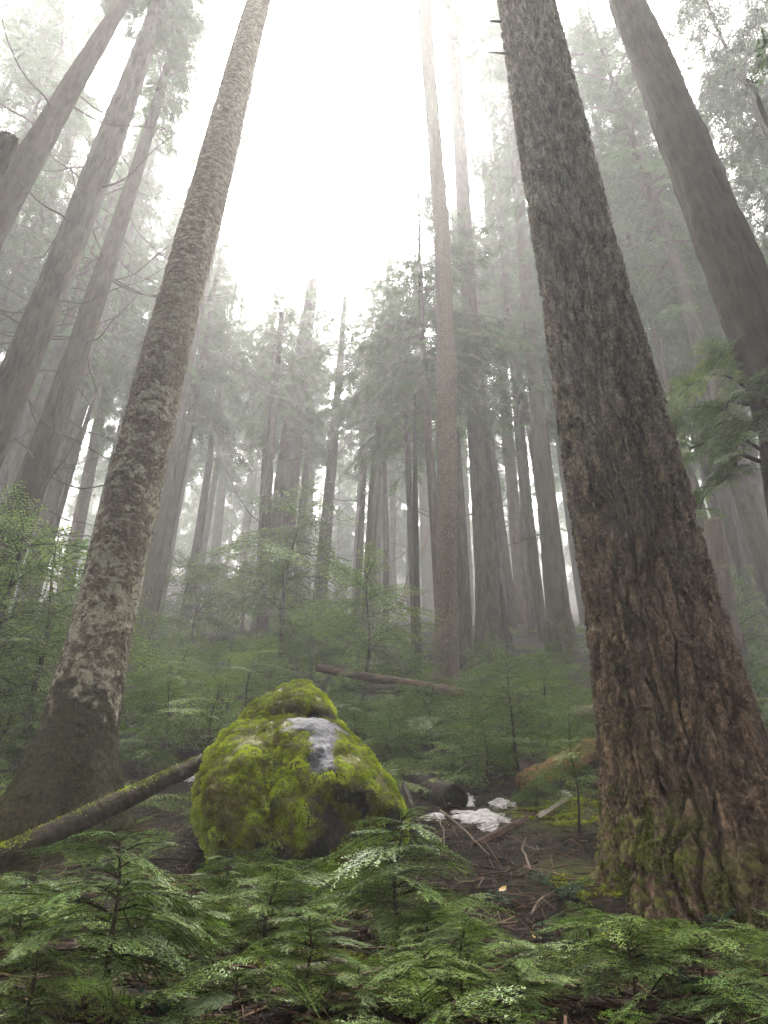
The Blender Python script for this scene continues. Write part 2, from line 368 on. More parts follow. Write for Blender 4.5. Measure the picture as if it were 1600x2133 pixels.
# ------------------------------------------------------------------ conifer sprays
def frond(L, rng, nl, nw, step, spacing, sub=True, leafy=False, wood=.004):
    """flat hemlock spray along +x; needles as small triangles"""
    g = Geo(); tw = []
    n = max(6, int(L / .03)); s = np.linspace(0, 1, n)
    side = rng.uniform(-.12, .12)
    P = np.stack([L * s, side * L * s ** 2, -.10 * L * s ** 2], -1)
    g.add(*tube(P[::2], wood * (1.1 - s[::2]), 3, False), m=1)
    def pt(P, q):
        x = q * (len(P) - 1); i = min(int(x), len(P) - 2); f = x - i
        return P[i] * (1 - f) + P[i + 1] * f, P[i + 1] - P[i]
    def twig(P0, d, ln, lvl):
        k = max(3, int(ln / .04)); q = np.linspace(0, 1, k)
        d = d / np.linalg.norm(d)
        p = P0 + d * ln * q[:, None]; p[:, 2] -= rng.uniform(.05, .3) * ln * q ** 2
        p[:, 0] += .12 * ln * q ** 2
        tw.append((p, lvl, ln))
        return p
    tw.append((P, 0, L))
    a = rng.uniform(.04, .1); sd = 1
    while a < .97:
        p0, d = pt(P, a); d = d / np.linalg.norm(d)
        ang = sd * rng.uniform(.75, 1.05) * (1 - .25 * a)
        c, s_ = math.cos(ang), math.sin(ang)
        dd = np.array((d[0] * c - d[1] * s_, d[0] * s_ + d[1] * c, d[2] + rng.uniform(-.1, .12)))
        ln = L * (.12 + .42 * (1 - a) ** .8 * min(1, a * 5 + .45)) * rng.uniform(.7, 1.15)
        p = twig(p0, dd, ln, 1)
        if sub and ln > 3 * spacing:
            b_, sb = rng.uniform(.18, .3), 1
            while b_ < .92:
                q0, e = pt(p, b_); e = e / np.linalg.norm(e); an = sb * rng.uniform(.7, 1.0)
                c, s_ = math.cos(an), math.sin(an)
                twig(q0, np.array((e[0] * c - e[1] * s_, e[0] * s_ + e[1] * c, e[2] + rng.uniform(-.1, .1))), ln * (.12 + .38 * (1 - b_)) * rng.uniform(.7, 1.2), 2)
                b_ += spacing / ln * rng.uniform(.7, 1.2); sb = -sb
        a += spacing / L * rng.uniform(.6, 1.0) * .62; sd = -sd
    NB, ND, NW, NT = [], [], [], []
    for p, lvl, ln in tw:
        if lvl == 1 and ln > .08: g.add(*tube(p[::max(1, len(p) // 4)], wood * .45, 3, False), m=1)
        k = max(2, int(ln / step)); q = (np.arange(k) + rng.uniform(0, 1, k) * .6) / k
        if lvl == 0: q = q[q > .12]
        k = len(q)
        if not k: continue
        x = q * (len(p) - 1); i = np.minimum(x.astype(int), len(p) - 2); f = (x - i)[:, None]
        B = p[i] * (1 - f) + p[i + 1] * f; D = p[i + 1] - p[i]; D = D / (np.linalg.norm(D, axis=1)[:, None] + 1e-9)
        S = np.stack([-D[:, 1], D[:, 0], 0 * D[:, 0]], -1)
        sg = np.where(np.arange(k) % 2 == 0, 1., -1.)[:, None]
        cs = rng.uniform(.25, .75, (k, 1))
        dr = D * cs + S * sg * np.sqrt(1 - cs ** 2); dr[:, 2] += rng.uniform(-.25, .45, k)
        l = nl * rng.uniform(.6, 1.15, k) * np.clip(1.25 - .5 * q, .6, 1)
        NB.append(B); ND.append(dr * l[:, None]); NW.append(D * nw * .5 * rng.uniform(.7, 1.2, (k, 1)))
        tip = np.clip(.22 + .28 * q + .12 * lvl + .12 * rng.standard_normal(k), 0, 1) + (.22 * (q > .8) if lvl else 0)
        NT.append(tip)
    B, D, W, tn = map(np.concatenate, (NB, ND, NW, NT)); k = len(B)
    if leafy:   # diamonds
        V = np.stack([B, B + D * .45 + W, B + D, B + D * .45 - W], 1).reshape(-1, 3)
        g.add(V, Q=np.arange(4 * k).reshape(-1, 4), tint=np.repeat(tn, 4))
    else:
        V = np.stack([B - W, B + W, B + D], 1).reshape(-1, 3)
        g.add(V, T=np.arange(3 * k).reshape(-1, 3), tint=np.repeat(tn, 3))
    return g.pack()

r1 = np.random.default_rng(11)
FR_NEAR = {L: [frond(L, r1, .0145, .0052, .0046, .026) for _ in range(4)] for L in (.16, .28, .42)}
FR_MID = {L: [frond(L, r1, .030, .011, .0115, .056) for _ in range(4)] for L in (.35, .6, .95)}
FR_FAR = {L: [frond(L, r1, .11, .05, .045, .12, sub=True, leafy=True, wood=.006) for _ in range(4)] for L in (.7, 1.1)}
def pick(lib, L, rng):
    k = min(lib, key=lambda q: abs(math.log(q / L))); return lib[k][rng.integers(len(lib[k]))], L / k

def sapling_geo(H, rng, lib, spread=.62, nb=26, flat=.0, clear=.16, wood_r=.012, tintb=0):
    """stem (with a drooping leader) and foliage, base at the origin"""
    n = 14; s = np.linspace(0, 1, n); a0 = rng.uniform(0, 6.28)
    lean = rng.uniform(.03, .12)
    P = np.stack([H * lean * s ** 1.5 * math.cos(a0) + .012 * H * np.sin(9 * s + a0), H * lean * s ** 1.5 * math.sin(a0) + .012 * H * np.cos(7 * s), H * s], -1)
    P[0, 2] = -.08 * H
    st = Geo(); st.add(*tube(P, wood_r * H * (1.15 - s) + .0012, 7), m=0)
    fo = Geo(); az = rng.uniform(0, 6.28)
    for i in range(nb):
        q = clear + (1 - clear) * ((i + rng.uniform(0, .8)) / nb); az += 2.4 + rng.uniform(-.5, .5)
        x = q * (n - 1); k = min(int(x), n - 2); p = P[k] * (1 - x + k) + P[k + 1] * (x - k)
        prof = (1.10 - q) ** .38 * min(1, .6 + 1.6 * (q - clear)) if not flat else (1 - .55 * q ** 2)
        L = max(.10 * H, H * spread * prof * rng.uniform(.65, 1.15))
        f, sc = pick(lib, L, rng)
        el = rng.uniform(.10, .55) + .25 * q
        fo.put(f, rot(az, el, rng.uniform(-.4, .4)) * sc, p, bend=rng.uniform(.35, .95) / (L / sc), dt=tintb + rng.uniform(-.14, .14))
    f, sc = pick(lib, .22 * H, rng)
    fo.put(f, rot(a0, .75, 0) * sc, P[-1] - np.array((0, 0, .02 * H)), bend=1.2 / (.22 * H / sc) * .5, dt=tintb + .1)
    return st, fo
def sapling_lib(n, H, lib, leaf, seed, **kw):
    o = []
    for i in range(n):
        st, fo = sapling_geo(H, np.random.default_rng(seed + i), lib, **kw)
        o.append((st.mesh('stem', [M['twig']], True), fo.mesh('foliage', [M[leaf], M['twig']]), H))
    return o
SAP_NEAR = sapling_lib(5, .62, FR_NEAR, 'needle_near', 100, spread=.66, nb=30, clear=.25, wood_r=.016)
SAP_FLAT = sapling_lib(3, .34, FR_NEAR, 'needle_near', 130, spread=1.05, nb=22, flat=1, clear=.5, wood_r=.02)
SAP_MID = sapling_lib(6, 1.5, FR_MID, 'needle_mid', 160, spread=.52, nb=25, clear=.2)
SAP_LOW = sapling_lib(4, .85, FR_MID, 'needle_mid', 190, spread=.66, nb=20, clear=.2)
def sapling(lib, k, px, py, hpx, label, rz=None, wide=1.0, Y=None, name='hemlock_sapling', group='young hemlocks on the slope'):
    if Y is None: p, t = on_ground(px, py)
    else:
        q, t = at(px, py, Y); p = np.array((q[0], Y, float(ground_z(q[0], Y))))
    el = math.atan2(p[2], p[1]); st, fo, H = lib[k % len(lib)]
    # world height whose picture is hpx tall
    rngq = ray(px, py - hpx); H2 = rngq[2] / rngq[1] * p[1] - p[2]
    s = H2 / H
    r_ = root(name, p, label, 'sapling', group)
    r_.rotation_euler = (0, 0, RNG.uniform(0, 6.28) if rz is None else rz); r_.scale = (s * wide, s * wide, s)
    link('stem', st, r_); link('foliage', fo, r_)
    return r_

# ------------------------------------------------------------------ big crowns and dead limbs
def big_branch(L, rng, dens=1.0):
    g = Geo(); n = 12; s = np.linspace(0, 1, n)
    P = np.stack([L * s, L * rng.uniform(-.12, .12) * s ** 2, .10 * L * s - .34 * L * s ** 2], -1)
    g.add(*tube(P, .010 * L * (1.1 - s) + .004, 4, False), m=1)
    a, sd = .12, 1
    while a < 1:
        x = a * (n - 1); i = min(int(x), n - 2); p = P[i] * (1 - x + i) + P[i + 1] * (x - i)
        ln = (.25 + .30 * L * (1 - a) ** .7) * rng.uniform(.6, 1.2)
        f, sc = pick(FR_FAR, max(.45, ln), rng)
        g.put(f, rot(sd * rng.uniform(.55, 1.1), -rng.uniform(.05, .7) - .3 * a, rng.uniform(-.4, .4)) * sc, p, bend=.25, dt=rng.uniform(-.2, .2))
        a += rng.uniform(.05, .10) / dens; sd = -sd
    f, sc = pick(FR_FAR, .6, rng); g.put(f, rot(0, -.5, 0) * sc, P[-1])
    return g.pack()
r2 = np.random.default_rng(21)
BR = {L: [big_branch(L, r2) for _ in range(4)] for L in (1.2, 2.2, 3.4)}
def crown_mesh(H, Rm, nb, seed, top=True, gap=.0):
    rng = np.random.default_rng(seed); g = Geo(); az = rng.uniform(0, 6.28)
    for i in range(nb):
        q = (i + rng.uniform(0, 1)) / nb; az += 2.39 + rng.uniform(-.7, .7)
        if rng.uniform() < gap: continue
        L = Rm * ((1 - q) ** .75 if top else (1 - .35 * q)) * min(1, .5 + 3 * q) * rng.uniform(.5, 1.15)
        L = max(L, .5)
        f, sc = pick(BR, L, rng)
        g.put(f, rot(az, rng.uniform(-.35, .2) + .35 * q * top, rng.uniform(-.25, .25)) * sc, (0, 0, H * q), bend=rng.uniform(.0, .09), dt=rng.uniform(-.2, .2))
    return g.mesh('crown', [M['needle_far'], M['limb']])
CROWNS = [crown_mesh(15, 4.4, 84, 300, gap=.28), crown_mesh(20, 4.8, 115, 301, gap=.25), crown_mesh(26, 5.2, 145, 302, gap=.25),
          crown_mesh(16, 4.2, 78, 303, False, .25), crown_mesh(22, 4.8, 105, 304, False, .3), crown_mesh(10, 3.0, 70, 305)]
CROWN_H = [15, 20, 26, 16, 22, 10]
def limb_mesh(L, seed):
    rng = np.random.default_rng(seed); g = Geo(); n = 14; s = np.linspace(0, 1, n)
    dz = -rng.uniform(.1, .5) * L * s + rng.uniform(.2, .55) * L * s ** 2
    P = np.stack([L * s, rng.uniform(-.25, .25) * L * s ** 2 + .02 * L * np.sin(8 * s), dz + .015 * L * np.sin(13 * s)], -1)
    g.add(*tube(P, .011 * L ** .6 * (1.15 - s) + .003, 5))
    for k in range(rng.integers(5, 10)):
        a = rng.uniform(.25, .95); x = a * (n - 1); i = min(int(x), n - 2); p = P[i]
        ln = L * rng.uniform(.12, .35); q = np.linspace(0, 1, 6)[:, None]
        d = np.array((rng.uniform(.3, 1), rng.choice((-1, 1)) * rng.uniform(.4, 1), rng.uniform(-.5, .3))); d /= np.linalg.norm(d)
        g.add(*tube(p + d * ln * q + np.array((0, 0, -.25 * ln)) * q ** 2, .004 * (1.2 - q[:, 0]) + .002, 3))
    return g.mesh('limb', [M['limb']], True)
LIMBS = [limb_mesh(L, 400 + i) for i, L in enumerate((1.6, 2.2, 2.8, 3.4, 2.0, 3.0))]

def trunk_axis(pts, Y, ztop=None, base=None):
    """pixel stations (x, y, width) -> world axis points and radii, carried down into the ground and up to ztop"""
    A, rr = [], []
    for x, y, wd in pts:
        p, t = at(x, y, Y); A.append(p); rr.append(wd / 2 / F * t)
    A = np.array(A); rr = np.array(rr); o = np.argsort(A[:, 2]); A, rr = A[o], rr[o]
    if len(A) > 3:            # one clean gentle curve through the stations
        A[:, 0] = np.polyval(np.polyfit(A[:, 2], A[:, 0], 2, w=1 / rr), A[:, 2])
    gz = float(ground_z(A[0, 0], Y))
    if A[0, 2] > gz - .3:
        d = (A[1] - A[0]) / (A[1, 2] - A[0, 2]); dz = A[0, 2] - gz + .4
        A = np.concatenate([[A[0] - d * dz], A]); rr = np.concatenate([[rr[0] * 1.06], rr])
    if ztop and ztop > A[-1, 2]:
        d = (A[-1] - A[-2]) / (A[-1, 2] - A[-2, 2]); k = (rr[-1] - rr[-2]) / (A[-1, 2] - A[-2, 2])
        dz = ztop - A[-1, 2]
        A = np.concatenate([A, [A[-1] + d * dz]]); rr = np.concatenate([rr, [max(.35 * rr[-1], rr[-1] + k * dz)]])
    return A, rr
def sample_axis(A, rr, zs):
    return np.stack([interp(zs, A[:, 2], A[:, k]) for k in (0, 1, 2)], -1), interp(zs, A[:, 2], rr)
def ring_mesh(name, P, rad, mats, attrs=None):
    """P (n,3) ring centres, rad (n,k) radii"""
    n, k = rad.shape; th = np.arange(k) * 2 * np.pi / k
    V = P[:, None] + rad[..., None] * np.stack([np.cos(th), np.sin(th), 0 * th], -1)[None]
    i = np.arange(n - 1)[:, None] * k; j = np.arange(k)[None]; j2 = (j + 1) % k
    Q = np.stack([i + j, i + j2, i + k + j2, i + k + j], -1).reshape(-1, 4)
    Vf = np.concatenate([V.reshape(-1, 3), P[-1:]])
    T = np.stack([(n - 1) * k + np.arange(k), (n - 1) * k + (np.arange(k) + 1) % k, np.full(k, n * k)], -1)
    at_ = {a: np.concatenate([v.reshape(-1), v[-1, :1]]) for a, v in (attrs or {}).items()}
    return make_mesh(name, Vf, [Q, T], mats, None, at_)

def tree(name, label, Y, pts, mat='bark_grey', ztop=None, crowns=(), limbs=0, limb_z=(3, 10), seed=0, k=28, dz=.22, rough=.05, group=None, broken=False, limb_s=1.0, flare=0.0):
    """crowns: list of (crown variant, height of its lowest branch above the base, scale)"""
    rng = np.random.default_rng(1000 + seed)
    A, rr = trunk_axis(pts, Y, ztop)
    base = np.array((A[0, 0], Y, A[0, 2] + .4)); z0, z1 = A[0, 2], A[-1, 2]
    zs = np.arange(z0, z1, dz); P, r = sample_axis(A, rr, zs)
    th = np.arange(k) * 2 * np.pi / k
    if flare: r = r * (1 + flare * np.exp(-(zs - z0) / .8))
    S = np.stack([np.cos(th)[None] * 2.2 + 0 * zs[:, None], np.sin(th)[None] * 2.2 + 0 * zs[:, None], zs[:, None] * .55 + 0 * th[None]], -1) + seed * 7.7
    rad = r[:, None] * (1 + rough * fbm(S * 1.3, 3) + 1.2 * rough * (-np.abs(perlin(S * np.array((2.5, 2.5, .8))))) + (.5 * rough * fbm(S * np.array((6, 6, 4.5)), 2) if k > 40 else 0))
    if broken: rad[-1] *= .6
    P2 = P - base
    if broken:
        pass
    R0 = root(name, base, label, 'tree', group)
    link('trunk', ring_mesh('trunk', P2, rad, [M[mat]]), R0)
    axis = lambda h: sample_axis(A, rr, np.array([base[2] + h]))
    for (v, h, s) in crowns:
        p, _ = axis(h); p2, _ = axis(h + 6)
        o = link('crown', CROWNS[v], R0, p[0] - base); o.scale = (s, s, s)
        d = p2[0] - p[0]; o.rotation_euler = (-d[1] / 6, d[0] / 6, rng.uniform(0, 6.28))
    for i in range(limbs):
        h = rng.uniform(*limb_z); p, rq = axis(h); az = rng.uniform(0, 6.28)
        o = link('limb', LIMBS[rng.integers(len(LIMBS))], R0, p[0] - base + np.array((math.cos(az), math.sin(az), 0)) * rq[0] * .7)
        s = limb_s * rng.uniform(.6, 1.15); o.scale = (s, s, s); o.rotation_euler = (0, rng.uniform(-.25, .35), az)
    return R0, A, rr, base

# ------------------------------------------------------------------ moss tufts over a surface
def tufts(V, N, n, rng, size, tint, droop=.5, w=.35):
    """n leaf blades scattered on points V with normals N (already sampled)"""
    k = len(V)
    a = rng.standard_normal((k, 3)); a -= N * (a * N).sum(1)[:, None]; a /= np.linalg.norm(a, axis=1)[:, None] + 1e-9
    l = size * rng.uniform(.5, 1.3, (k, 1))
    d = N * rng.uniform(.3, .9, (k, 1)) + a * rng.uniform(.3, .9, (k, 1)); d[:, 2] -= droop * rng.uniform(.2, 1, k)
    s = np.cross(d, N); s /= np.linalg.norm(s, axis=1)[:, None] + 1e-9
    B = V - N * size * .15
    W = s * l * w * .5
    Vv = np.stack([B - W * .4, B + W * .4, B + d * l * .6 + W, B + d * l, B + d * l * .6 - W], 1).reshape(-1, 3)
    i = np.arange(k)[:, None] * 5
    T = np.concatenate([i + np.array((2, 3, 4))]); Q = i + np.array((0, 1, 2, 4))
    return Vv, T, Q, np.repeat(tint, 5)
def sample_quads(V, Q, weight, n, rng):
    a, b, c, d = (V[Q[:, k]] for k in range(4))
    N = np.cross(c - a, d - b); ar = np.linalg.norm(N, axis=1); N = N / (ar[:, None] + 1e-12)
    p = ar * weight; p = p / p.sum(); f = rng.choice(len(Q), n, p=p)
    u, v = rng.uniform(0, 1, (2, n, 1))
    X = (a[f] * (1 - u) + b[f] * u) * (1 - v) + (d[f] * (1 - u) + c[f] * u) * v
    return X, N[f], f

# ------------------------------------------------------------------ the two great trunks in front
def top_crown(R0, p, v, s, lift):       # unseen crown and upper stem of these trunks, added to shade the near air
    zs = np.linspace(0, lift + CROWN_H[v] * s, 20)
    g = Geo(); g.add(*tube(np.stack([p[0] + 0 * zs, p[1] + 0 * zs, p[2] - .05 + zs], -1), .30 * (1.05 - zs / zs[-1]), 14))
    link('stem', g.mesh('stem', [M['bark_brown']], True), R0)
    o = link('crown', CROWNS[v], R0, p + np.array((0, 0, lift))); o.scale = (s, s, s)
def furrowed_trunk():
    Y = 5.75
    pts = [(1095, 0, 115), (1155, 300, 147), (1215, 600, 175), (1298, 1000, 242), (1355, 1250, 268), (1410, 1500, 322), (1452, 1700, 388), (1486, 1860, 470)]
    A, rr = trunk_axis(pts, Y, 19)
    base = np.array((A[0, 0], Y, A[0, 2] + .4))
    zs = np.concatenate([np.arange(A[0, 2], 5, .014), np.arange(5, 10, .026), np.arange(10, 19, .05)])
    P, r = sample_axis(A, rr, zs); k = 460; th = np.arange(k) * 2 * np.pi / k
    c, s = np.cos(th)[None] + 0 * zs[:, None], np.sin(th)[None] + 0 * zs[:, None]; Z = zs[:, None] + 0 * th[None]
    S = np.stack([c * .62, s * .62, Z], -1)
    warp = np.stack([fbm(S * 2.2 + 5, 3), fbm(S * 2.2 + 31, 3), fbm(S * 2.2 + 77, 3)], -1)
    W = S + .10 * warp
    W1 = S + .09 * np.stack([fbm(S * 1.3 + 5, 3), fbm(S * 1.3 + 31, 3), 0 * Z], -1) + .035 * warp
    _, e1, c1 = voronoi(W1 * np.array((7.6, 7.6, .75)) + 40); _, e2, c2 = voronoi((S + .05 * warp) * np.array((16, 16, 3.6)) + 80)
    W2 = S + .03 * np.stack([fbm(S * 10 + 5, 3), fbm(S * 10 + 31, 3), fbm(S * 10 + 77, 3)], -1)
    v3, e3, c3 = voronoi(W2 * np.array((21, 21, 36)) + 100); v4, e4, c4 = voronoi(W2 * np.array((70, 70, 44)) + 130)
    gap = .13 + .12 * fbm(S * 2.5 + 60, 2)
    f1 = 1 - smooth(.25, 1, e1 / (gap + .05)); f2 = 1 - smooth(.0, .15, e2)
    grow = smooth(13, 2.0, Z)                         # the old bark at the foot is the deepest
    fl = fbm(S * 13, 5, .65)
    d = -.088 * f1 * (.55 + .45 * grow) - .024 * f2 * (.4 + .6 * grow) + .016 * (c1 - .5) + .012 * (c2 - .5) + .017 * (c3 - .5) - .007 * (1 - smooth(0, .12, e3)) + .008 * (c4 - .5) + .011 * fl
    low = np.exp(-(Z - base[2]) / .5)
    but = low * (.10 * np.sin(th * 5 + 1.2)[None] + .07 * np.sin(th * 3 + .4)[None])
    rad = r[:, None] + d + but * r[:, None]
    front = smooth(-.2, -.9, np.cos(th - R(-10)))[None] # left side of the foot
    left = smooth(.1, .8, -c)
    moss = np.clip((left * smooth(.75, .2, Z - base[2]) + smooth(.28, .05, Z - base[2]) * .5) * smooth(-.25, .2, fl + .5 * fbm(S * 3 + 8, 2)) + .25 * left * smooth(2.4, .8, Z - base[2]) * smooth(.1, .4, fl), 0, 1)
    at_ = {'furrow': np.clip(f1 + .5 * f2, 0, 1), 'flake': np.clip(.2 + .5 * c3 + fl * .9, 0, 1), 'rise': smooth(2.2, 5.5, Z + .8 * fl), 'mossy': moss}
    R0 = root('fir_tree', base, 'huge fir trunk with deeply furrowed dark brown bark and mossy foot', 'tree')
    top_crown(R0, A[-1] - base, 2, 1.15, 8)
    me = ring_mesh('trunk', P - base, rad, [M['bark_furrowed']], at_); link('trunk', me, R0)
    rng = np.random.default_rng(5)
    for px, py, L in ((1046, 46, .32), (1050, 112, .34), (1162, 305, .3), (1168, 240, .22)):
        p, t = at(px, py, Y); cx, r_ = sample_axis(A, rr, np.array([p[2]])); dx = -1 if px < 1100 else -.25
        p0 = cx[0] + np.array((dx * r_[0] * .9, -.0 if px < 1100 else -r_[0] * .93, 0)); q = np.linspace(0, 1, 6)[:, None]
        g = Geo(); g.add(*tube(p0 + q * np.array((dx * L, -.0 if px < 1100 else -.10, .07)) - np.array((0, 0, .03)) * q ** 2, .022 * (1.2 - q[:, 0]), 6))
        link('branch_stub', make_mesh('branch_stub', g.pack()['V'] - base, [g.pack()['T'], g.pack()['Q']], [M['limb']]), R0)
    # moss cushions at the foot
    V = np.array([v.co[:] for v in me.vertices]); k_ = k
    n = len(zs); i = np.arange(n - 1)[:, None] * k; j = np.arange(k)[None]
    Q = np.stack([i + j, i + (j + 1) % k, i + k + (j + 1) % k, i + k + j], -1).reshape(-1, 4)
    wq = moss[:-1].reshape(-1) ** 1.5 * (Z[:-1].reshape(-1) < base[2] + 1.4)
    X, N, f = sample_quads(V, Q, wq, 26000, rng)
    keep = fbm(X * 3.5, 3) > -.05; X, N = X[keep], N[keep]
    g = Geo(); Vv, T, Qq, tn = tufts(X, N, len(X), rng, .03, np.clip(.40 + .5 * fbm(X * 6, 2) + .1 * rng.standard_normal(len(X)), 0, 1)); g.add(Vv, T, Qq, tint=tn)
    link('moss', g.mesh('moss', [M['moss_dark']]), R0)
furrowed_trunk()

def lichen_trunk():
    Y = 8.2
    pts = [(540, 0, 48), (460, 300, 72), (407, 500, 82), (331, 800, 97), (257, 1100, 116), (222, 1250, 119), (172, 1480, 148), (152, 1560, 172), (128, 1650, 225), (105, 1730, 300)]
    A, rr = trunk_axis(pts, Y, 27)
    base = np.array((A[0, 0], Y, A[0, 2] + .4))
    zs = np.concatenate([np.arange(A[0, 2], 8, .022), np.arange(8, 27, .05)])
    P, r = sample_axis(A, rr, zs); k = 260; th = np.arange(k) * 2 * np.pi / k
    P[:, 0] += .02 * np.sin(zs * .6)
    c, s = np.cos(th)[None] + 0 * zs[:, None], np.sin(th)[None] + 0 * zs[:, None]; Z = zs[:, None] + 0 * th[None]
    S = np.stack([c * .45, s * .45, Z], -1)
    fl = fbm(S * 7, 4); big = fbm(S * 1.6 + 11, 3); sc = fbm(S * np.array((5, 5, 11)) + 3, 3)
    h = Z - base[2]; low = np.exp(-h / .7)
    but = low * (.20 * np.cos(th * 4 + .6)[None] + .13 * np.sin(th * 7 + .4)[None] + .10 * big)
    rad = r[:, None] * (1 + .035 * big + but) + .010 * fl + .010 * sc - .010 * smooth(.0, .14, -np.abs(perlin(S * 9)) + .14)
    e = h + .55 * fl + .25 * big
    at_ = {'rise': smooth(5.5, 9.5, e), 'mossy': smooth(1.62, 1.30, e), 'flake': np.clip(1.0 - .35 * smooth(4, 7, h), 0, 1)}
    R0 = root('alder_tree', base, 'leaning trunk blotched with pale lichen above a dark mossy flared foot', 'tree')
    top_crown(R0, A[-1] - base, 1, 1.1, 7)
    me = ring_mesh('trunk', P - base, rad, [M['bark_lichen']], at_); link('trunk', me, R0)
    rng = np.random.default_rng(6)
    V = np.array([v.co[:] for v in me.vertices]); n = len(zs); i = np.arange(n - 1)[:, None] * k; j = np.arange(k)[None]
    Q = np.stack([i + j, i + (j + 1) % k, i + k + (j + 1) % k, i + k + j], -1).reshape(-1, 4)
    wq = (smooth(1.5, .2, h) * (.3 + .7 * smooth(-.1, .4, fl)))[:-1].reshape(-1)
    X, N, f = sample_quads(V, Q, wq + 1e-9, 14000, rng)
    g = Geo(); Vv, T, Qq, tn = tufts(X, N, len(X), rng, .022, np.clip(.3 + .4 * fbm(X * 4, 2) + .1 * rng.standard_normal(len(X)), 0, 1)); g.add(Vv, T, Qq, tint=tn)
    link('moss', g.mesh('moss', [M['moss_dark']]), R0)
    # lichen flakes that stand off the bark
    wq = (smooth(1.3, 2.2, h) * smooth(11, 5, h) * smooth(.05, .5, fl))[:-1].reshape(-1)
    X, N, f = sample_quads(V, Q, wq + 1e-9, 2600, rng)
    g = Geo(); Vv, T, Qq, tn = tufts(X, N, len(X), rng, .03, np.clip(.5 + .25 * rng.standard_normal(len(X)), 0, 1), droop=.2, w=.9); g.add(Vv, T, Qq, tint=tn)
    link('lichen', g.mesh('lichen', [LICHEN]), R0)
LICHEN = leaf_mat('lichen flakes', (.07, .06, .045), (.17, .16, .11), (.24, .23, .165), .9, .1, .05)
lichen_trunk()

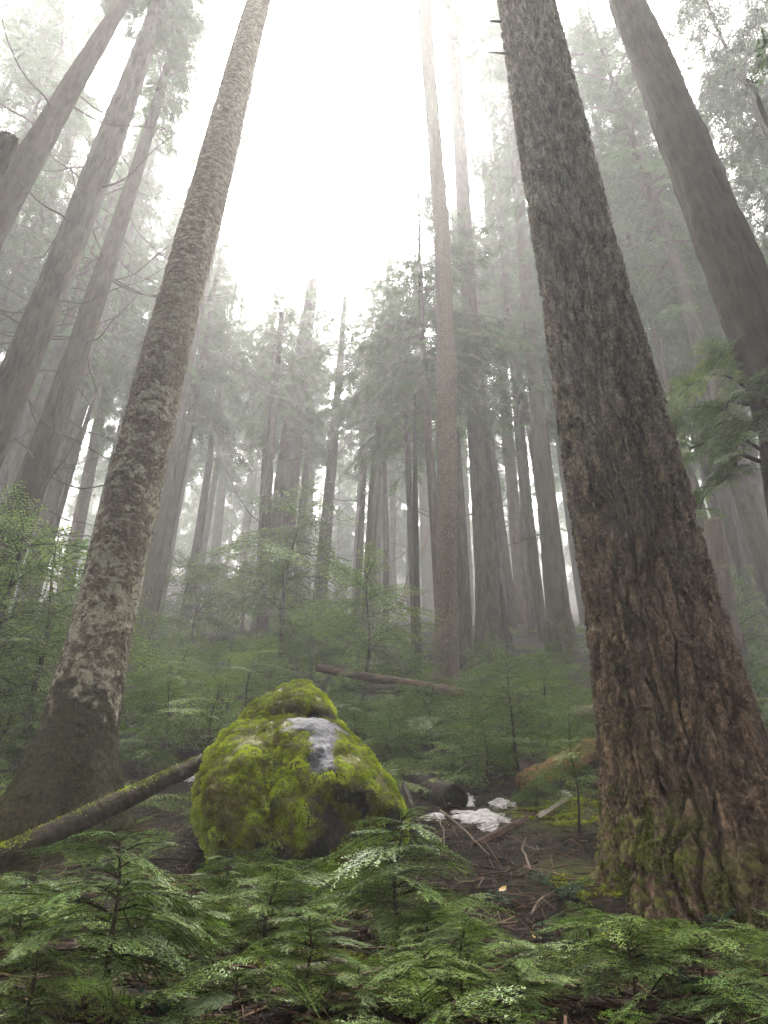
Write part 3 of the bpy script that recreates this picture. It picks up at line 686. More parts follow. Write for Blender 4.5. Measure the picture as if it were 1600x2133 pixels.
# ------------------------------------------------------------------ mossy boulder
def boulder():
    Yc = 7.25; back = lambda y: Yc - .12 + .62 * smooth(1760, 1430, y)
    yy = np.array([1425, 1432, 1442, 1456, 1475, 1491, 1510, 1556, 1603, 1656, 1712, 1760, 1816, 1880], float)
    xl = np.array([622, 600, 580, 562, 538, 520, 508, 467, 438, 416, 416, 430, 446, 456], float)
    xr = np.array([636, 652, 664, 674, 686, 696, 705, 749, 790, 821, 848, 836, 814, 806], float)
    n, k = 210, 330
    py = np.linspace(1425.5, 1878, n); th = np.arange(k) * 2 * np.pi / k
    L, Rr = interp(py, yy, xl), interp(py, yy, xr)
    L = np.convolve(np.pad(L, 4, 'edge'), np.ones(9) / 9, 'valid'); Rr = np.convolve(np.pad(Rr, 4, 'edge'), np.ones(9) / 9, 'valid')
    cen = [at((a + b) / 2, y, back(y)) for a, b, y in zip(L, Rr, py)]
    hw = np.array([(b - a) / 2 / F * t for a, b, (p, t) in zip(L, Rr, cen)]); Pc = np.array([p for p, t in cen])
    c, s = np.cos(th), np.sin(th)
    # a blunt wedge in plan: rounded square with its front ridge a little right of the middle
    X = Pc[:, :1] + hw[:, None] * np.sign(c) * np.abs(c) ** .85
    Yy = Pc[:, 1:2] + hw[:, None] * .92 * np.sign(s) * np.abs(s) ** .9
    Z = Pc[:, 2:] + 0 * X
    px = (L + Rr)[:, None] / 2 + (Rr - L)[:, None] / 2 * c[None]; PY = py[:, None] + 0 * px
    fr = smooth(-.05, -.55, s)[None]
    D3 = np.stack([X, Yy, Z], -1)
    nz = fbm(D3 * 1.7, 4); nf = fbm(D3 * 6, 3)
    g2 = lambda x, y, sx, sy: np.exp(-((px - x) / sx) ** 2 - ((PY - y) / sy) ** 2)
    push = .15 * g2(655, 1516, 58, 10) + .08 * g2(580, 1528, 45, 14) - .05 * g2(640, 1484, 60, 18) + .30 * smooth(655, 740, px) * smooth(1690, 1740, PY) \
        + .16 * smooth(1770, 1850, PY) + .10 * g2(590, 1720, 18, 80) - .14 * g2(640, 1590, 60, 60) - .10 * g2(720, 1650, 60, 40) - .08 * g2(530, 1640, 70, 60) + .07 * g2(640, 1690, 22, 40)
    Yy = Yy + fr * (push + .10 * nz + .03 * nf) * np.minimum(1, hw[:, None] * 2.5)
    X = X + (.035 * nz + .018 * nf) * np.minimum(1, hw[:, None] * 2)
    base = np.array((Pc[-1, 0], Yc, float(ground_z(Pc[-1, 0], Yc))))
    V = np.stack([X, Yy, Z], -1) - base
    edge = 16 * nz + 30 * nf
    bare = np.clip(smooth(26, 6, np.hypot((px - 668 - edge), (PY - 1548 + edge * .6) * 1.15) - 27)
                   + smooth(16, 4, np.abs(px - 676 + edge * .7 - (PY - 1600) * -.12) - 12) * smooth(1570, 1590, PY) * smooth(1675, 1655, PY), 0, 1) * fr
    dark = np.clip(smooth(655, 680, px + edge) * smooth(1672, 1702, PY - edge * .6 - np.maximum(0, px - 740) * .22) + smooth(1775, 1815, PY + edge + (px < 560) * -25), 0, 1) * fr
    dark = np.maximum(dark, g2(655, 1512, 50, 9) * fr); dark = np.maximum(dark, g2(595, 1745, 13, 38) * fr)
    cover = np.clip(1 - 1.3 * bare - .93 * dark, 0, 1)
    i = np.arange(n - 1)[:, None] * k; j = np.arange(k)[None]
    Q = np.stack([i + j, i + (j + 1) % k, i + k + (j + 1) % k, i + k + j], -1).reshape(-1, 4)[:, ::-1]
    Vf = np.concatenate([V.reshape(-1, 3), V[0].mean(0)[None] + (0, 0, .004)])
    T = np.stack([np.arange(k), np.full(k, n * k), (np.arange(k) + 1) % k], -1)[:, ::-1]
    R0 = root('boulder', base, 'tall pointed boulder covered in bright yellow-green moss, grey rock showing', 'boulder')
    me = make_mesh('rock', Vf, [Q, T], [M['rock']], None, {'bare': np.concatenate([bare.reshape(-1), [0]]), 'film': np.concatenate([cover.reshape(-1) ** 2, [1]])})
    link('rock', me, R0)
    rng = np.random.default_rng(8)
    cq = cover.reshape(-1)[Q].mean(1); clump = fbm(D3.reshape(-1, 3) * 5.5, 3)[Q].mean(1)
    X0, N, f = sample_quads(V.reshape(-1, 3), Q, (cq ** 2) * (.75 + smooth(-.35, .25, clump)), 330000, rng)
    if (N[:, 1] * (X0[:, 1])).mean() < 0: N = -N
    cl = fbm((X0 + base) * 5.5, 3); fine = fbm((X0 + base) * 16, 3); bigp = fbm((X0 + base) * 1.6 + 4, 3)
    X0 = X0 + N * np.clip(.008 + .045 * cl + .03 * fine, -.006, .05)[:, None]
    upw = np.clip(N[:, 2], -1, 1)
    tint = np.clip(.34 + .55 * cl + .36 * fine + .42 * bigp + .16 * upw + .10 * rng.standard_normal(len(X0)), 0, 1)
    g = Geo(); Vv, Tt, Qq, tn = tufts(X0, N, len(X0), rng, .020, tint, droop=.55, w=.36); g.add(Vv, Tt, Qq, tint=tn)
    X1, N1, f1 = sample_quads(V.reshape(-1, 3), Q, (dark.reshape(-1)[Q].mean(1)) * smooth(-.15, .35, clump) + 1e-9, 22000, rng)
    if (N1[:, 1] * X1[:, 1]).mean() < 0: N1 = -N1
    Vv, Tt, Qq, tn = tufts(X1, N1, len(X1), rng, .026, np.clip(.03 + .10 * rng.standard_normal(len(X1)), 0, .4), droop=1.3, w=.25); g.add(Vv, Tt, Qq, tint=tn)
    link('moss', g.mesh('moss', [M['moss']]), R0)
boulder()

# ------------------------------------------------------------------ logs, sticks, snow
def log_mesh(P, r, seed, k=26, rough=.12, name='log', ends=True):
    P = np.asarray(P, float); n = len(P)
    V, T, Q = tube(P, r, k, ends); ctr = np.repeat(P, k, 0); d = V[:n * k] - ctr
    nz = fbm(V[:n * k] * 3 + seed, 4) + .5 * perlin(V[:n * k] * 11 + seed)
    V[:n * k] = ctr + d * (1 + rough * nz)[:, None]
    return V, T, Q
def lie(a, b, n, lift=0, sag=0):
    s = np.linspace(0, 1, n)[:, None]; P = a + (b - a) * s; P[:, 2] += lift - sag * np.sin(np.pi * s[:, 0]); return P
def log_thing(name, a, b, r0, r1, mat, label, cat, seed, moss=0, n=60, rough=.12, part='wood', mossmat='moss_dark', sag=0, k=26, group=None):
    P = lie(np.asarray(a, float), np.asarray(b, float), n, 0, sag)
    P += .04 * np.stack([0 * P[:, 0], perlin(P * .8 + seed), perlin(P * .8 + seed + 9)], -1) * (r0 / .15)
    base = P[0].copy(); r = np.linspace(r0, r1, n)
    V, T, Q = log_mesh(P - base, r, seed, k, rough)
    if moss:
        R0 = root(name, base, label, cat, group); link(part, make_mesh(part, V, [T, Q], [M[mat]], None, {'bare': np.zeros(len(V))}), R0)
        rng = np.random.default_rng(seed); Qo = Q
        Nn = np.cross(V[Q[:, 2]] - V[Q[:, 0]], V[Q[:, 3]] - V[Q[:, 1]]); Nn /= np.linalg.norm(Nn, axis=1)[:, None]
        cen = V[Q].mean(1); ax = np.repeat((P - base)[:-1], k, 0); sgn = np.sign(((cen - ax) * Nn).sum(1)).mean(); 
        if sgn < 0: Qo = Q[:, ::-1]; Nn = -Nn
        wq = smooth(.35, .85, Nn[:, 2]) * (.15 + smooth(-.2, .4, fbm(cen * 2.5 + seed, 3)))
        X, N, f = sample_quads(V, Qo, wq + 1e-9, moss, rng)
        g = Geo(); Vv, Tt, Qq, tn = tufts(X, N, len(X), rng, .024, np.clip(.5 + .5 * fbm(X * 5, 2) + .12 * rng.standard_normal(len(X)), 0, 1)); g.add(Vv, Tt, Qq, tint=tn)
        link('moss', g.mesh('moss', [M[mossmat]]), R0)
        return R0
    return tag(link(name, make_mesh(name, V, [T, Q], [M[mat]], None, {'bare': np.zeros(len(V))}), None, base), label, cat, group)

a, _ = at(-150, 1858, 5.6); b, _ = at(470, 1566, 8.0)
log_thing('fallen_log', a, b, .10, .07, 'log_dark', 'dark slender log with green moss on top leaning against the boulder', 'log', 3, 6000, mossmat='moss')
a, _ = at(660, 1392, 15.2); b, _ = at(1090, 1466, 14.0)
log_thing('fallen_log', a, b, .085, .12, 'log_red', 'reddish peeled log lying across the slope behind the boulder', 'log', 4, 900, rough=.2)
a, _ = at(690, 1432, 14.4); b, _ = at(905, 1440, 14.2)
log_thing('fallen_log', a, b, .10, .10, 'log_dark', 'dark rotting log lying just below the reddish peeled log', 'log', 14)
a, _ = at(1085, 1628, 8.9); b, _ = at(1330, 1520, 10.8)
log_thing('rotten_log', a, b, .09, .20, 'rot_wood', 'thick orange rotten log behind the furrowed fir trunk', 'log', 5, 2600, rough=.32)
a, _ = at(1190, 1487, 13.0); b, _ = at(1330, 1470, 13.3)
log_thing('fallen_log', a, b, .12, .12, 'grey_wood', 'short grey log end poking out beside the furrowed fir trunk', 'log', 6)
a, _ = at(842, 1635, 7.9); b, _ = at(882, 1742, 7.0)
SLAB = (a, b)
# hollow log end by the snow
a, _ = at(948, 1664, 8.6); b, _ = at(885, 1640, 9.6)
def hollow():
    V, T, Q = log_mesh(lie(np.zeros(3), b - a, 14), np.full(14, .15), 31, 24, .08, ends=False)
    V2, T2, Q2 = log_mesh(lie(np.zeros(3), (b - a) * .8, 14), np.full(14, .115), 32, 24, .08, ends=False)
    k = 24; n1 = len(V); ring = np.stack([np.arange(k), n1 + np.arange(k), n1 + (np.arange(k) + 1) % k, (np.arange(k) + 1) % k], -1)
    o = link('hollow_log', make_mesh('hollow_log', np.concatenate([V, V2]), [Q, Q2[:, ::-1] + n1, ring], [M['log_dark']]), None, a)
    tag(o, 'hollow dark log end opening beside the snow patch', 'log')
hollow()
def plank(a, b, wd, th, mat, label, seed):
    n = 30; s = np.linspace(0, 1, n); P = lie(np.zeros(3), b - a, n); d = (b - a) / np.linalg.norm(b - a)
    S = np.cross(d, (0, 0, 1)); S /= np.linalg.norm(S); U = np.cross(S, d)
    V = []
    for i, p in enumerate(P):
        e = .25 * perlin(np.array([[s[i] * 7, seed, .3], [s[i] * 7, seed, 5.3], [s[i] * 5, seed + 3, 8.3]]))
        w2 = wd * (.5 + e[0]) * (1 - .5 * s[i] ** 4); t2 = th * (.5 + e[1])
        for q in ((-1, -1), (-.4, 1), (.5, .75), (1, -.6)): V.append(p + S * q[0] * w2 + U * q[1] * t2)
    V = np.array(V); i = np.arange(n - 1)[:, None] * 4; j = np.arange(4)[None]; j2 = (j + 1) % 4
    Q = np.stack([i + j, i + j2, i + 4 + j2, i + 4 + j], -1).reshape(-1, 4)
    Q = np.concatenate([Q, [[3, 2, 1, 0]], [[4 * n - 4, 4 * n - 3, 4 * n - 2, 4 * n - 1]]])
    tag(link('split_wood', make_mesh('split_wood', V, [Q], [M[mat]], None, None, False), None, a), label, 'wood')
g_ = lambda px, py, up: on_ground(px, py)[0] + np.array((0, 0, up))
plank(g_(995, 1765, .03), g_(1115, 1707, .05), .09, .05, 'plank', 'reddish split slab of rotten wood below the snow patch', 1)
plank(g_(1120, 1712, .04), g_(1185, 1672, .05), .05, .04, 'grey_wood', 'weathered grey-brown piece of wood beside the green moss mat', 2)
plank(g_(240, 2085, .03), g_(440, 2112, .03), .16, .03, 'grey_wood', 'wet grey slab of wood lying between the sapling stems', 3)
def stick(pts, r, mat, label, name='stick', seed=0, lift=.02, group=None):
    P = np.array([g_(x, y, lift + l) for x, y, l in pts]); n = 5 * len(P)
    s = np.linspace(0, len(P) - 1, n); Pq = np.stack([interp(s, np.arange(len(P)), P[:, k]) for k in range(3)], -1)
    Pq += .02 * np.stack([perlin(Pq * 5 + k * 9 + seed) for k in range(3)], -1)
    V, T, Q = tube(Pq - Pq[0], r * np.linspace(1, .5, n), 7)
    tag(link(name, make_mesh(name, V, [T, Q], [M[mat]]), None, Pq[0]), label, 'stick', group)
plank(*SLAB, .07, .05, 'log_dark', 'dark slab of wood leaning on the side of the boulder', 5)
stick([(920, 1705, .05), (965, 1745, .06), (1020, 1795, .02)], .013, 'stick', 'pale straight stick slanting down from the snow patch', seed=1)
stick([(905, 1712, .05), (925, 1755, .1), (930, 1800, .02)], .008, 'stick', 'thin pale curved twig beside the boulder foot', seed=2)
stick([(1108, 1830, .04), (1092, 1800, .09), (1100, 1780, .1)], .011, 'stick', 'short tan broken stick standing up from the dark litter', seed=3)
stick([(612, 2052, .03), (700, 2045, .05), (800, 2056, .04)], .020, 'grey_wood', 'thick grey branch lying low between the front saplings', 'branch', 4)
stick([(1140, 1945, .03), (1200, 1957, .04), (1290, 1960, .03)], .006, 'stick', 'long thin pale twig lying in front of the fir foot', seed=5)
stick([(670, 2120, .03), (740, 2090, .05), (800, 2075, .05)], .009, 'stick', 'pale twig slanting below the thick grey branch', seed=6)
stick([(1105, 1925, .02), (1130, 1905, .05), (1160, 1870, .03)], .008, 'stick', 'bent pale twig beside the glossy-leaved shrub', seed=7)
stick([(420, 2072, .03), (470, 2082, .03), (530, 2096, .02)], .009, 'stick', 'reddish twig on the wet ground beside the grey slab', seed=8)

def snow(px, py, rx, ry, label, seed, th=.06, Y=None):
    c, t = on_ground(px, py); n, k = 26, 64; u = np.linspace(0, 1, n); a = np.arange(k) * 2 * np.pi / k
    ed = 1 + .55 * fbm(np.stack([np.cos(a) * 1.9 + seed, np.sin(a) * 1.4, 0 * a], -1), 4) * 1.3
    X = c[0] + u[:, None] * np.cos(a) * rx * ed; Yv = c[1] + u[:, None] * np.sin(a) * ry * ed
    h = th * (1 - u[:, None] ** 3) * (1 + .5 * fbm(np.stack([X * 4, Yv * 4, 0 * X + seed], -1), 3)) - .02 * u[:, None] ** 8
    Z = ground_z(X, Yv) + h
    V = np.stack([X, Yv, Z], -1).reshape(-1, 3) - c; i = np.arange(n - 1)[:, None] * k; j = np.arange(k)[None]; j2 = (j + 1) % k
    Q = np.stack([i + j, i + k + j, i + k + j2, i + j2], -1).reshape(-1, 4)
    tag(link('snow_patch', make_mesh('snow_patch', V, [Q], [M['snow']]), None, c), label, 'snow patch')
snow(1005, 1703, .30, .50, 'largest patch of old snow, below the hollow log', 1, .035)
snow(965, 1668, .16, .30, 'small snow patch right against the hollow log opening', 2, .035)
snow(1048, 1678, .16, .2, 'thin dirty sliver of snow uphill of the big patch', 3, .04)
snow(905, 1700, .14, .16, 'small snow patch between the boulder and the big patch', 4, .025)
snow(820, 1606, .08, .14, 'tiny snow scrap uphill behind the boulder shoulder', 5, .05)
snow(1176, 1656, .08, .12, 'tiny snow scrap below the orange rotten log', 6, .05)
snow(400, 1622, .10, .14, 'tiny snow scrap under the leaning mossy log', 7, .05)

# ------------------------------------------------------------------ trees of the misty stand
TG = 'conifers of the misty stand'
def T(label, Y, pts, mat='bark_grey', ztop=None, crowns=(), limbs=0, limb_z=(3, 12), seed=[50], name='conifer_tree', **kw):
    seed[0] += 1
    return tree(name, label, Y, pts, mat, ztop, crowns, limbs, limb_z, seed[0], **kw)
# right-hand side
T('tall bare grey fir trunk leaning inwards behind the huge furrowed fir', 7.8, [(1306, 0, 66), (1426, 300, 93), (1544, 600, 114), (1618, 780, 126), (1700, 1000, 142)], 'bark_brown', 30, k=90, dz=.05, rough=.11, name='fir_tree')
T('slim tan trunk with flaky lichened bark rising from saplings behind the boulder', 17.2, [(882, 0, 27), (921, 500, 32), (929, 700, 37), (931, 1000, 45), (934, 1300, 47), (927, 1440, 56), (924, 1490, 66)], 'bark_flaky', 50, ((3, 40, .8),), 14, (3, 16), k=72, dz=.045, rough=.17, limb_s=.5)
rt, Aw, rw, bw = T('stout straight cedar trunk with a black fire scar at its foot', 22, [(940, 0, 23), (972, 500, 30), (982, 700, 33), (992, 900, 43), (1000, 1000, 45), (1013, 1187, 51), (1028, 1312, 68), (1034, 1385, 96)], 'bark_grey', 58, ((4, 36, .9),), 10, (5, 19), k=64, dz=.08, rough=.06, name='cedar_tree')
def scar():
    zs = np.linspace(bw[2] - .2, bw[2] + 2.6, 40); P, r = sample_axis(Aw, rw, zs); a = np.linspace(R(-62), R(18), 26)
    u = np.linspace(-1, 1, 26)[None]; v = np.linspace(0, 1, 40)[:, None]
    nz = perlin(np.stack([u * 3 + 0 * v, v * 6 + 0 * u, 0 * u + 0 * v], -1))
    rr_ = r[:, None] * 1.05 + .05 * np.sqrt(np.clip(1 - u ** 2, 0, 1)) * (1 - v ** 2) + .03 * nz
    half = (1 - .55 * v ** 1.5 + .1 * nz); aa = a.mean() + u * (a[-1] - a[0]) / 2 * half
    V = P[:, None] + rr_[..., None] * np.stack([np.cos(aa), np.sin(aa), 0 * aa], -1) - bw
    V[:, (0, -1)] -= np.stack([np.cos(aa), np.sin(aa), 0 * aa], -1)[:, (0, -1)] * .14
    i = np.arange(39)[:, None] * 26; j = np.arange(25)[None]
    link('fire_scar', make_mesh('fire_scar', V.reshape(-1, 3), [np.stack([i + j, i + j + 1, i + 27 + j, i + 26 + j], -1).reshape(-1, 4)], [M['char']]), rt)
scar()
T('dark straight trunk with mossy stump at its foot next to the huge fir', 24, [(1065, 150, 19), (1078, 412, 24), (1097, 600, 27), (1124, 862, 31), (1128, 900, 34), (1146, 1125, 44), (1160, 1275, 52), (1172, 1395, 84)], 'bark_brown', 58, ((4, 34, .8),), 16, (4, 22), k=56, dz=.1)
T('pale grey trunk just behind the dark straight one, lighter with mist', 34, [(1056, 880, 24), (1070, 1050, 26), (1096, 1350, 34)], 'bark_red', 55, ((0, 20, 1.0),), 6, (5, 16))
T('narrow trunk squeezed between the pale grey and the dark straight trunks', 29, [(1080, 860, 22), (1092, 1000, 25), (1117, 1350, 29)], 'bark_grey', 56, ((1, 20, .8),), 5, (5, 16))
T('pole-thin trunk close behind the fire-scarred cedar', 31, [(1014, 820, 9), (1020, 900, 11), (1035, 1100, 14), (1048, 1290, 16)], 'bark_grey', 46, ((5, 20, 1.0),), 4, (6, 16))
T('pole-thin trunk with a bright edge between two grey trunks', 38, [(1088, 900, 8), (1098, 1000, 9), (1118, 1250, 12)], 'bark_grey', 52, ((5, 20, 1.0),), 3, (6, 16))
T('wide ghostly trunk in deep mist between the flaky trunk and the cedar', 50, [(955, 700, 22), (962, 1000, 26), (974, 1290, 31)], 'bark_grey', 72, ((2, 22, 1.1),), 0)
T('faint trunk deep in the mist under the dead spar', 58, [(884, 1000, 24), (890, 1150, 27), (893, 1270, 29)], 'bark_grey', 74, ((1, 20, 1.1),), 0)
T('dead spar with crooked bare stub branches in front of pale mist', 20.5, [(864, 820, 5), (864, 950, 8), (866, 1000, 10), (868, 1200, 12), (870, 1330, 16)], 'char', None, (), 12, (2, 11), k=20, dz=.12, name='dead_tree', limb_s=.75, rough=.12)
# centre
T('massive cedar at the middle of the stand, its top dissolving in bright fog', 31, [(652, 585, 22), (634, 725, 34), (612, 875, 44), (595, 1025, 51), (577, 1180, 62), (570, 1290, 84)], 'bark_grey', 37.5, ((0, 16, .85), (5, 10, .9)), 12, (5, 16), k=48, dz=.16, name='cedar_tree')
T('slender branchy trunk just beside the massive cedar', 26, [(586, 665, 10), (568, 837, 18), (559, 1025, 19), (552, 1160, 21), (546, 1290, 24)], 'bark_grey', 29.5, ((5, 11.5, 1.1),), 14, (3, 13))
T('narrow grey trunk left of the slender branchy one', 33, [(558, 850, 11), (548, 1025, 13), (540, 1270, 18)], 'bark_grey', 37, ((5, 11, 1.2),), 5, (4, 12))
T('straight dark trunk mid-distance, alone between the cedar and the sapling', 34, [(719, 620, 10), (706, 800, 16), (694, 931, 21), (687, 1000, 22), (673, 1156, 28), (668, 1255, 32)], 'bark_brown', 40, ((0, 16, .85),), 10, (4, 14), k=36)
T('thin trunk of a pair rising behind the large misty sapling', 31, [(765, 860, 9), (757, 1000, 12), (748, 1187, 15), (744, 1280, 17)], 'bark_grey', 37, ((0, 10, .9),), 8, (3, 12))
T('thicker trunk of a pair rising behind the large misty sapling', 30, [(797, 800, 11), (783, 950, 17), (778, 1000, 18), (769, 1220, 25), (766, 1290, 28)], 'bark_brown', 38, ((0, 10, 1.0),), 9, (3, 12))
T('grey trunk half hidden behind the thicker trunk of the pair', 42, [(792, 1000, 17), (786, 1150, 20), (781, 1270, 23)], 'bark_grey', 62, ((1, 14, 1.1),), 0)
for lb, Y_, p in (('faint trunk in the mist right of the pair', 56, [(819, 950, 13), (818, 1125, 15), (816, 1270, 17)]),
                  ('thin faint trunk in the mist beside the dead spar', 60, [(853, 950, 9), (852, 1150, 12), (851, 1270, 13)]),
                  ('ghostly thin trunk in the mist, between the cedar and the dark mid-distance trunk', 58, [(648, 1000, 12), (640, 1200, 16), (636, 1270, 18)]),
                  ('ghostly trunk in the mist beyond the flat-topped sapling', 52, [(470, 950, 14), (452, 1120, 19), (440, 1270, 22)]),
                  ('second ghostly trunk in the mist beyond the flat-topped sapling', 60, [(520, 1000, 12), (508, 1150, 15), (500, 1270, 17)])):
    T(lb, Y_, p, 'bark_grey', 66, ((1, 16, 1.0),), 0)
# left-hand side
T('large dark trunk leaning in at the upper edge, cut by the picture border', 11.5, [(315, 56, 34), (268, 180, 46), (232, 300, 56), (146, 500, 60), (110, 600, 63), (30, 800, 72), (-25, 924, 78)], 'bark_grey', 36, ((4, 23, .65),), 24, (5, 16), limb_s=.8, k=56, dz=.1, name='fir_tree')
T('outermost leaning trunk at the border, bright fog around its upper part', 10.5, [(222, 60, 32), (145, 187, 42), (59, 337, 56), (-12, 460, 64), (-70, 570, 70)], 'bark_brown', 32, ((3, 23, .6),), 8, (9, 18), k=48, dz=.12, name='fir_tree')
T('dark trunk beside the lichen-blotched one, full of drooping bare limbs', 13.5, [(318, 240, 22), (282, 380, 29), (238, 500, 36), (200, 612, 43), (105, 875, 53), (60, 1025, 62), (18, 1160, 74)], 'bark_brown', 37, ((1, 20, .65),), 46, (3.5, 17), limb_s=.85, k=48, dz=.12)
T('straight grey trunk directly behind the lichen-blotched one', 23, [(500, 260, 13), (440, 520, 20), (395, 750, 23), (348, 1000, 26), (318, 1180, 28), (302, 1280, 31)], 'bark_grey', 46, ((0, 27, .7),), 12, (4, 17), k=40)
T('pale trunk with an orange-lit edge seen past the lichen-blotched one', 36, [(205, 880, 22), (183, 1000, 25), (160, 1110, 28)], 'bark_red', 52, ((1, 15, 1.0),), 4, (5, 15))
T('broad misty trunk between the limby trunk and the orange-lit one', 30, [(145, 880, 28), (115, 1000, 33), (88, 1110, 37)], 'bark_grey', 54, ((2, 14, 1.0),), 6, (5, 15))
T('misty trunk showing between the two dark leaning trunks', 27, [(85, 750, 22), (52, 870, 27), (5, 1020, 31)], 'bark_grey', 52, ((1, 16, 1.0),), 4, (5, 15))
T('thin leaning misty trunk high between the leaning trunks', 25, [(124, 350, 22), (95, 430, 24), (20, 640, 28), (-40, 800, 32)], 'bark_grey', 46, ((0, 16, .9),), 3, (5, 15))
# right of the huge fir
T('misty trunk between the huge fir and the leaning bare fir', 24, [(1395, 330, 26), (1420, 450, 31), (1467, 675, 36), (1499, 780, 39), (1535, 950, 44)], 'bark_grey', 52, ((2, 18, .9),), 6, (6, 18), k=36)
T('second paler misty trunk beside the leaning bare fir', 31, [(1440, 450, 24), (1490, 640, 28), (1522, 780, 31)], 'bark_grey', 54, ((1, 20, 1.0),), 3, (8, 18))
T('thin trunk veiled by foliage close to the huge fir', 30, [(1400, 600, 22), (1418, 712, 24), (1440, 806, 27)], 'bark_grey', 46, ((4, 10, 1.0),), 4, (6, 18))
T('grey misty trunk behind the broken reddish stub', 33, [(1500, 1000, 24), (1512, 1100, 26), (1530, 1210, 29)], 'bark_grey', 56, ((0, 18, 1.0),), 2, (6, 14))
T('broken reddish trunk with torn orange top beside the huge fir', 20, [(1485, 1085, 36), (1492, 1140, 40), (1504, 1230, 46)], 'bark_red', None, (), 0, name='broken_trunk', k=40, dz=.1, rough=.2)
T('dark broken snag cut off by the upper border of the picture', 7.5, [(18, 288, 44), (-50, 420, 52), (-110, 540, 58)], 'bark_brown', None, (), 0, name='broken_trunk', k=40, dz=.1, rough=.25)
# mossy stump
def stump():
    p, t = at(1172, 1395, 22.0); base = np.array((p[0], 22.0, float(ground_z(p[0], 22.0)))); n, k = 40, 48
    zs = np.linspace(-.3, 1.25, n); th = np.arange(k) * 2 * np.pi / k
    S = np.stack([np.cos(th)[None] + 0 * zs[:, None], np.sin(th)[None] + 0 * zs[:, None], zs[:, None] * .6 + 0 * th], -1)
    rad = .36 * (1 - .16 * zs[:, None]) * (1 + .25 * fbm(S * 1.5, 3))
    P = np.stack([0 * zs, 0 * zs, zs], -1); V = ring_mesh('wood', P, rad, [M['bark_brown']])
    jag = .35 * perlin(np.stack([np.cos(th) * 2.3, np.sin(th) * 2.3, 0 * th], -1))
    co = np.zeros(len(V.vertices) * 3, np.float32); V.vertices.foreach_get('co', co); co = co.reshape(-1, 3)
    for r_ in range(n - 12, n): co[r_ * k:(r_ + 1) * k, 2] += jag * 2 * (r_ - n + 13) / 12
    V.vertices.foreach_set('co', co.ravel())
    R0 = root('stump', base, 'jagged rotting stump with green moss beside the dark straight trunk', 'stump'); link('wood', V, R0)
    rng = np.random.default_rng(3); i = np.arange(n - 1)[:, None] * k; j = np.arange(k)[None]
    Q = np.stack([i + j, i + (j + 1) % k, i + k + (j + 1) % k, i + k + j], -1).reshape(-1, 4)
    X, N, f = sample_quads(co.astype(float), Q, (smooth(-.2, .3, fbm(co[Q].mean(1) * 3, 3)) + .15), 9000, rng)
    g = Geo(); Vv, Tt, Qq, tn = tufts(X, N, len(X), rng, .05, np.clip(.5 + .2 * rng.standard_normal(len(X)), 0, 1)); g.add(Vv, Tt, Qq, tint=tn)
    link('moss', g.mesh('moss', [M['moss_dark']]), R0)
stump()
# leaning dead pole
a, _ = at(833, 1262, 40); b, _ = at(908, 1070, 44)
log_thing('leaning_pole', a, b, .16, .11, 'log_red', 'thin dead trunk leaning over between faint trunks in the mist', 'dead trunk', 9)

# fog-hidden stand farther up: vague crowns between the named trunks
far = [(2.35, 20.5, 0), (-34, 46, 2), (-25, 40, 1), (-18, 52, 2), (-12, 44, 0), (-29, 30, 4), (-21, 26, 3), (-9.5, 33, 0), (-15, 34, 1), (-6, 47, 5),
       (4.2, 46, 0), (10.5, 36, 2), (13, 44, 2), (9, 30, 4), (17, 38, 2), (22, 46, 1), (27, 40, 2), (20, 29, 1), (14.5, 25, 4), (33, 50, 2), (16.5, 19, 3),
       (-13, 22, 3), (-17, 20, 4), (-10.5, 27, 3), (-8, 24, 5), (-22, 34, 1), (-13, 40, 1), (-20, 45, 2), (8, 24, 3), (11, 19, 4), (6.2, 27, 5), (12, 29, 1), (15, 31, 2), (19, 23, 4), (17, 52, 2), (-5, 40, 5), (-2, 50, 0), (2, 52, 0), (4.5, 58, 0), (-7, 56, 0), (-12, 58, 1), (-23, 58, 2), (10, 60, 1), (18, 60, 2), (0, 58, 5), (3, 74, 1), (-5, 76, 1), *[(float(x + q), float(y), int(v)) for y, n_, q in ((70, 17, 1), (82, 21, -1), (96, 24, 2), (112, 24, 0)) for v, x in zip((0, 3, 1, 0, 3, 2, 0, 1, 3, 0, 1, 3, 0, 1, 0, 3, 0, 1, 0, 3, 1, 0, 2, 3), np.linspace(-.56 * y, .56 * y, n_))], (-4.5, 64, 0), (1.0, 66, 0), (-9, 70, 1), (6.5, 68, 1), (13, 66, 2), (-17, 66, 2), (22, 66, 2), (-27, 64, 2), (31, 68, 2), (-38, 62, 2), (40, 62, 2)]
for i, (x, y, v) in enumerate(far):
    gz = float(ground_z(x, y)); rng = np.random.default_rng(700 + i); h0 = 8.5 if i == 0 else rng.uniform(9, 15) if y < 63 else rng.uniform(1, 5); s = rng.uniform(.95, 1.25)
    base = np.array((x, y, gz)); R0 = root('conifer_tree', base, 'hazy conifer fading into the fog far up the slope', 'tree', 'conifers fading into fog')
    H = h0 + CROWN_H[v] * s; zs = np.linspace(-.4, H, 40); r = rng.uniform(.18, .34) * (1 - .92 * np.clip(zs / H, 0, 1) ** 1.1)
    link('trunk', ring_mesh('trunk', np.stack([.1 * np.sin(zs * .2 + i), 0 * zs, zs], -1), r[:, None] + np.zeros((1, 12)), [M['bark_grey']]), R0)
    o = link('crown', CROWNS[v], R0, (0, 0, h0)); o.scale = (s, s, s); o.rotation_euler = (0, 0, rng.uniform(0, 6.28))

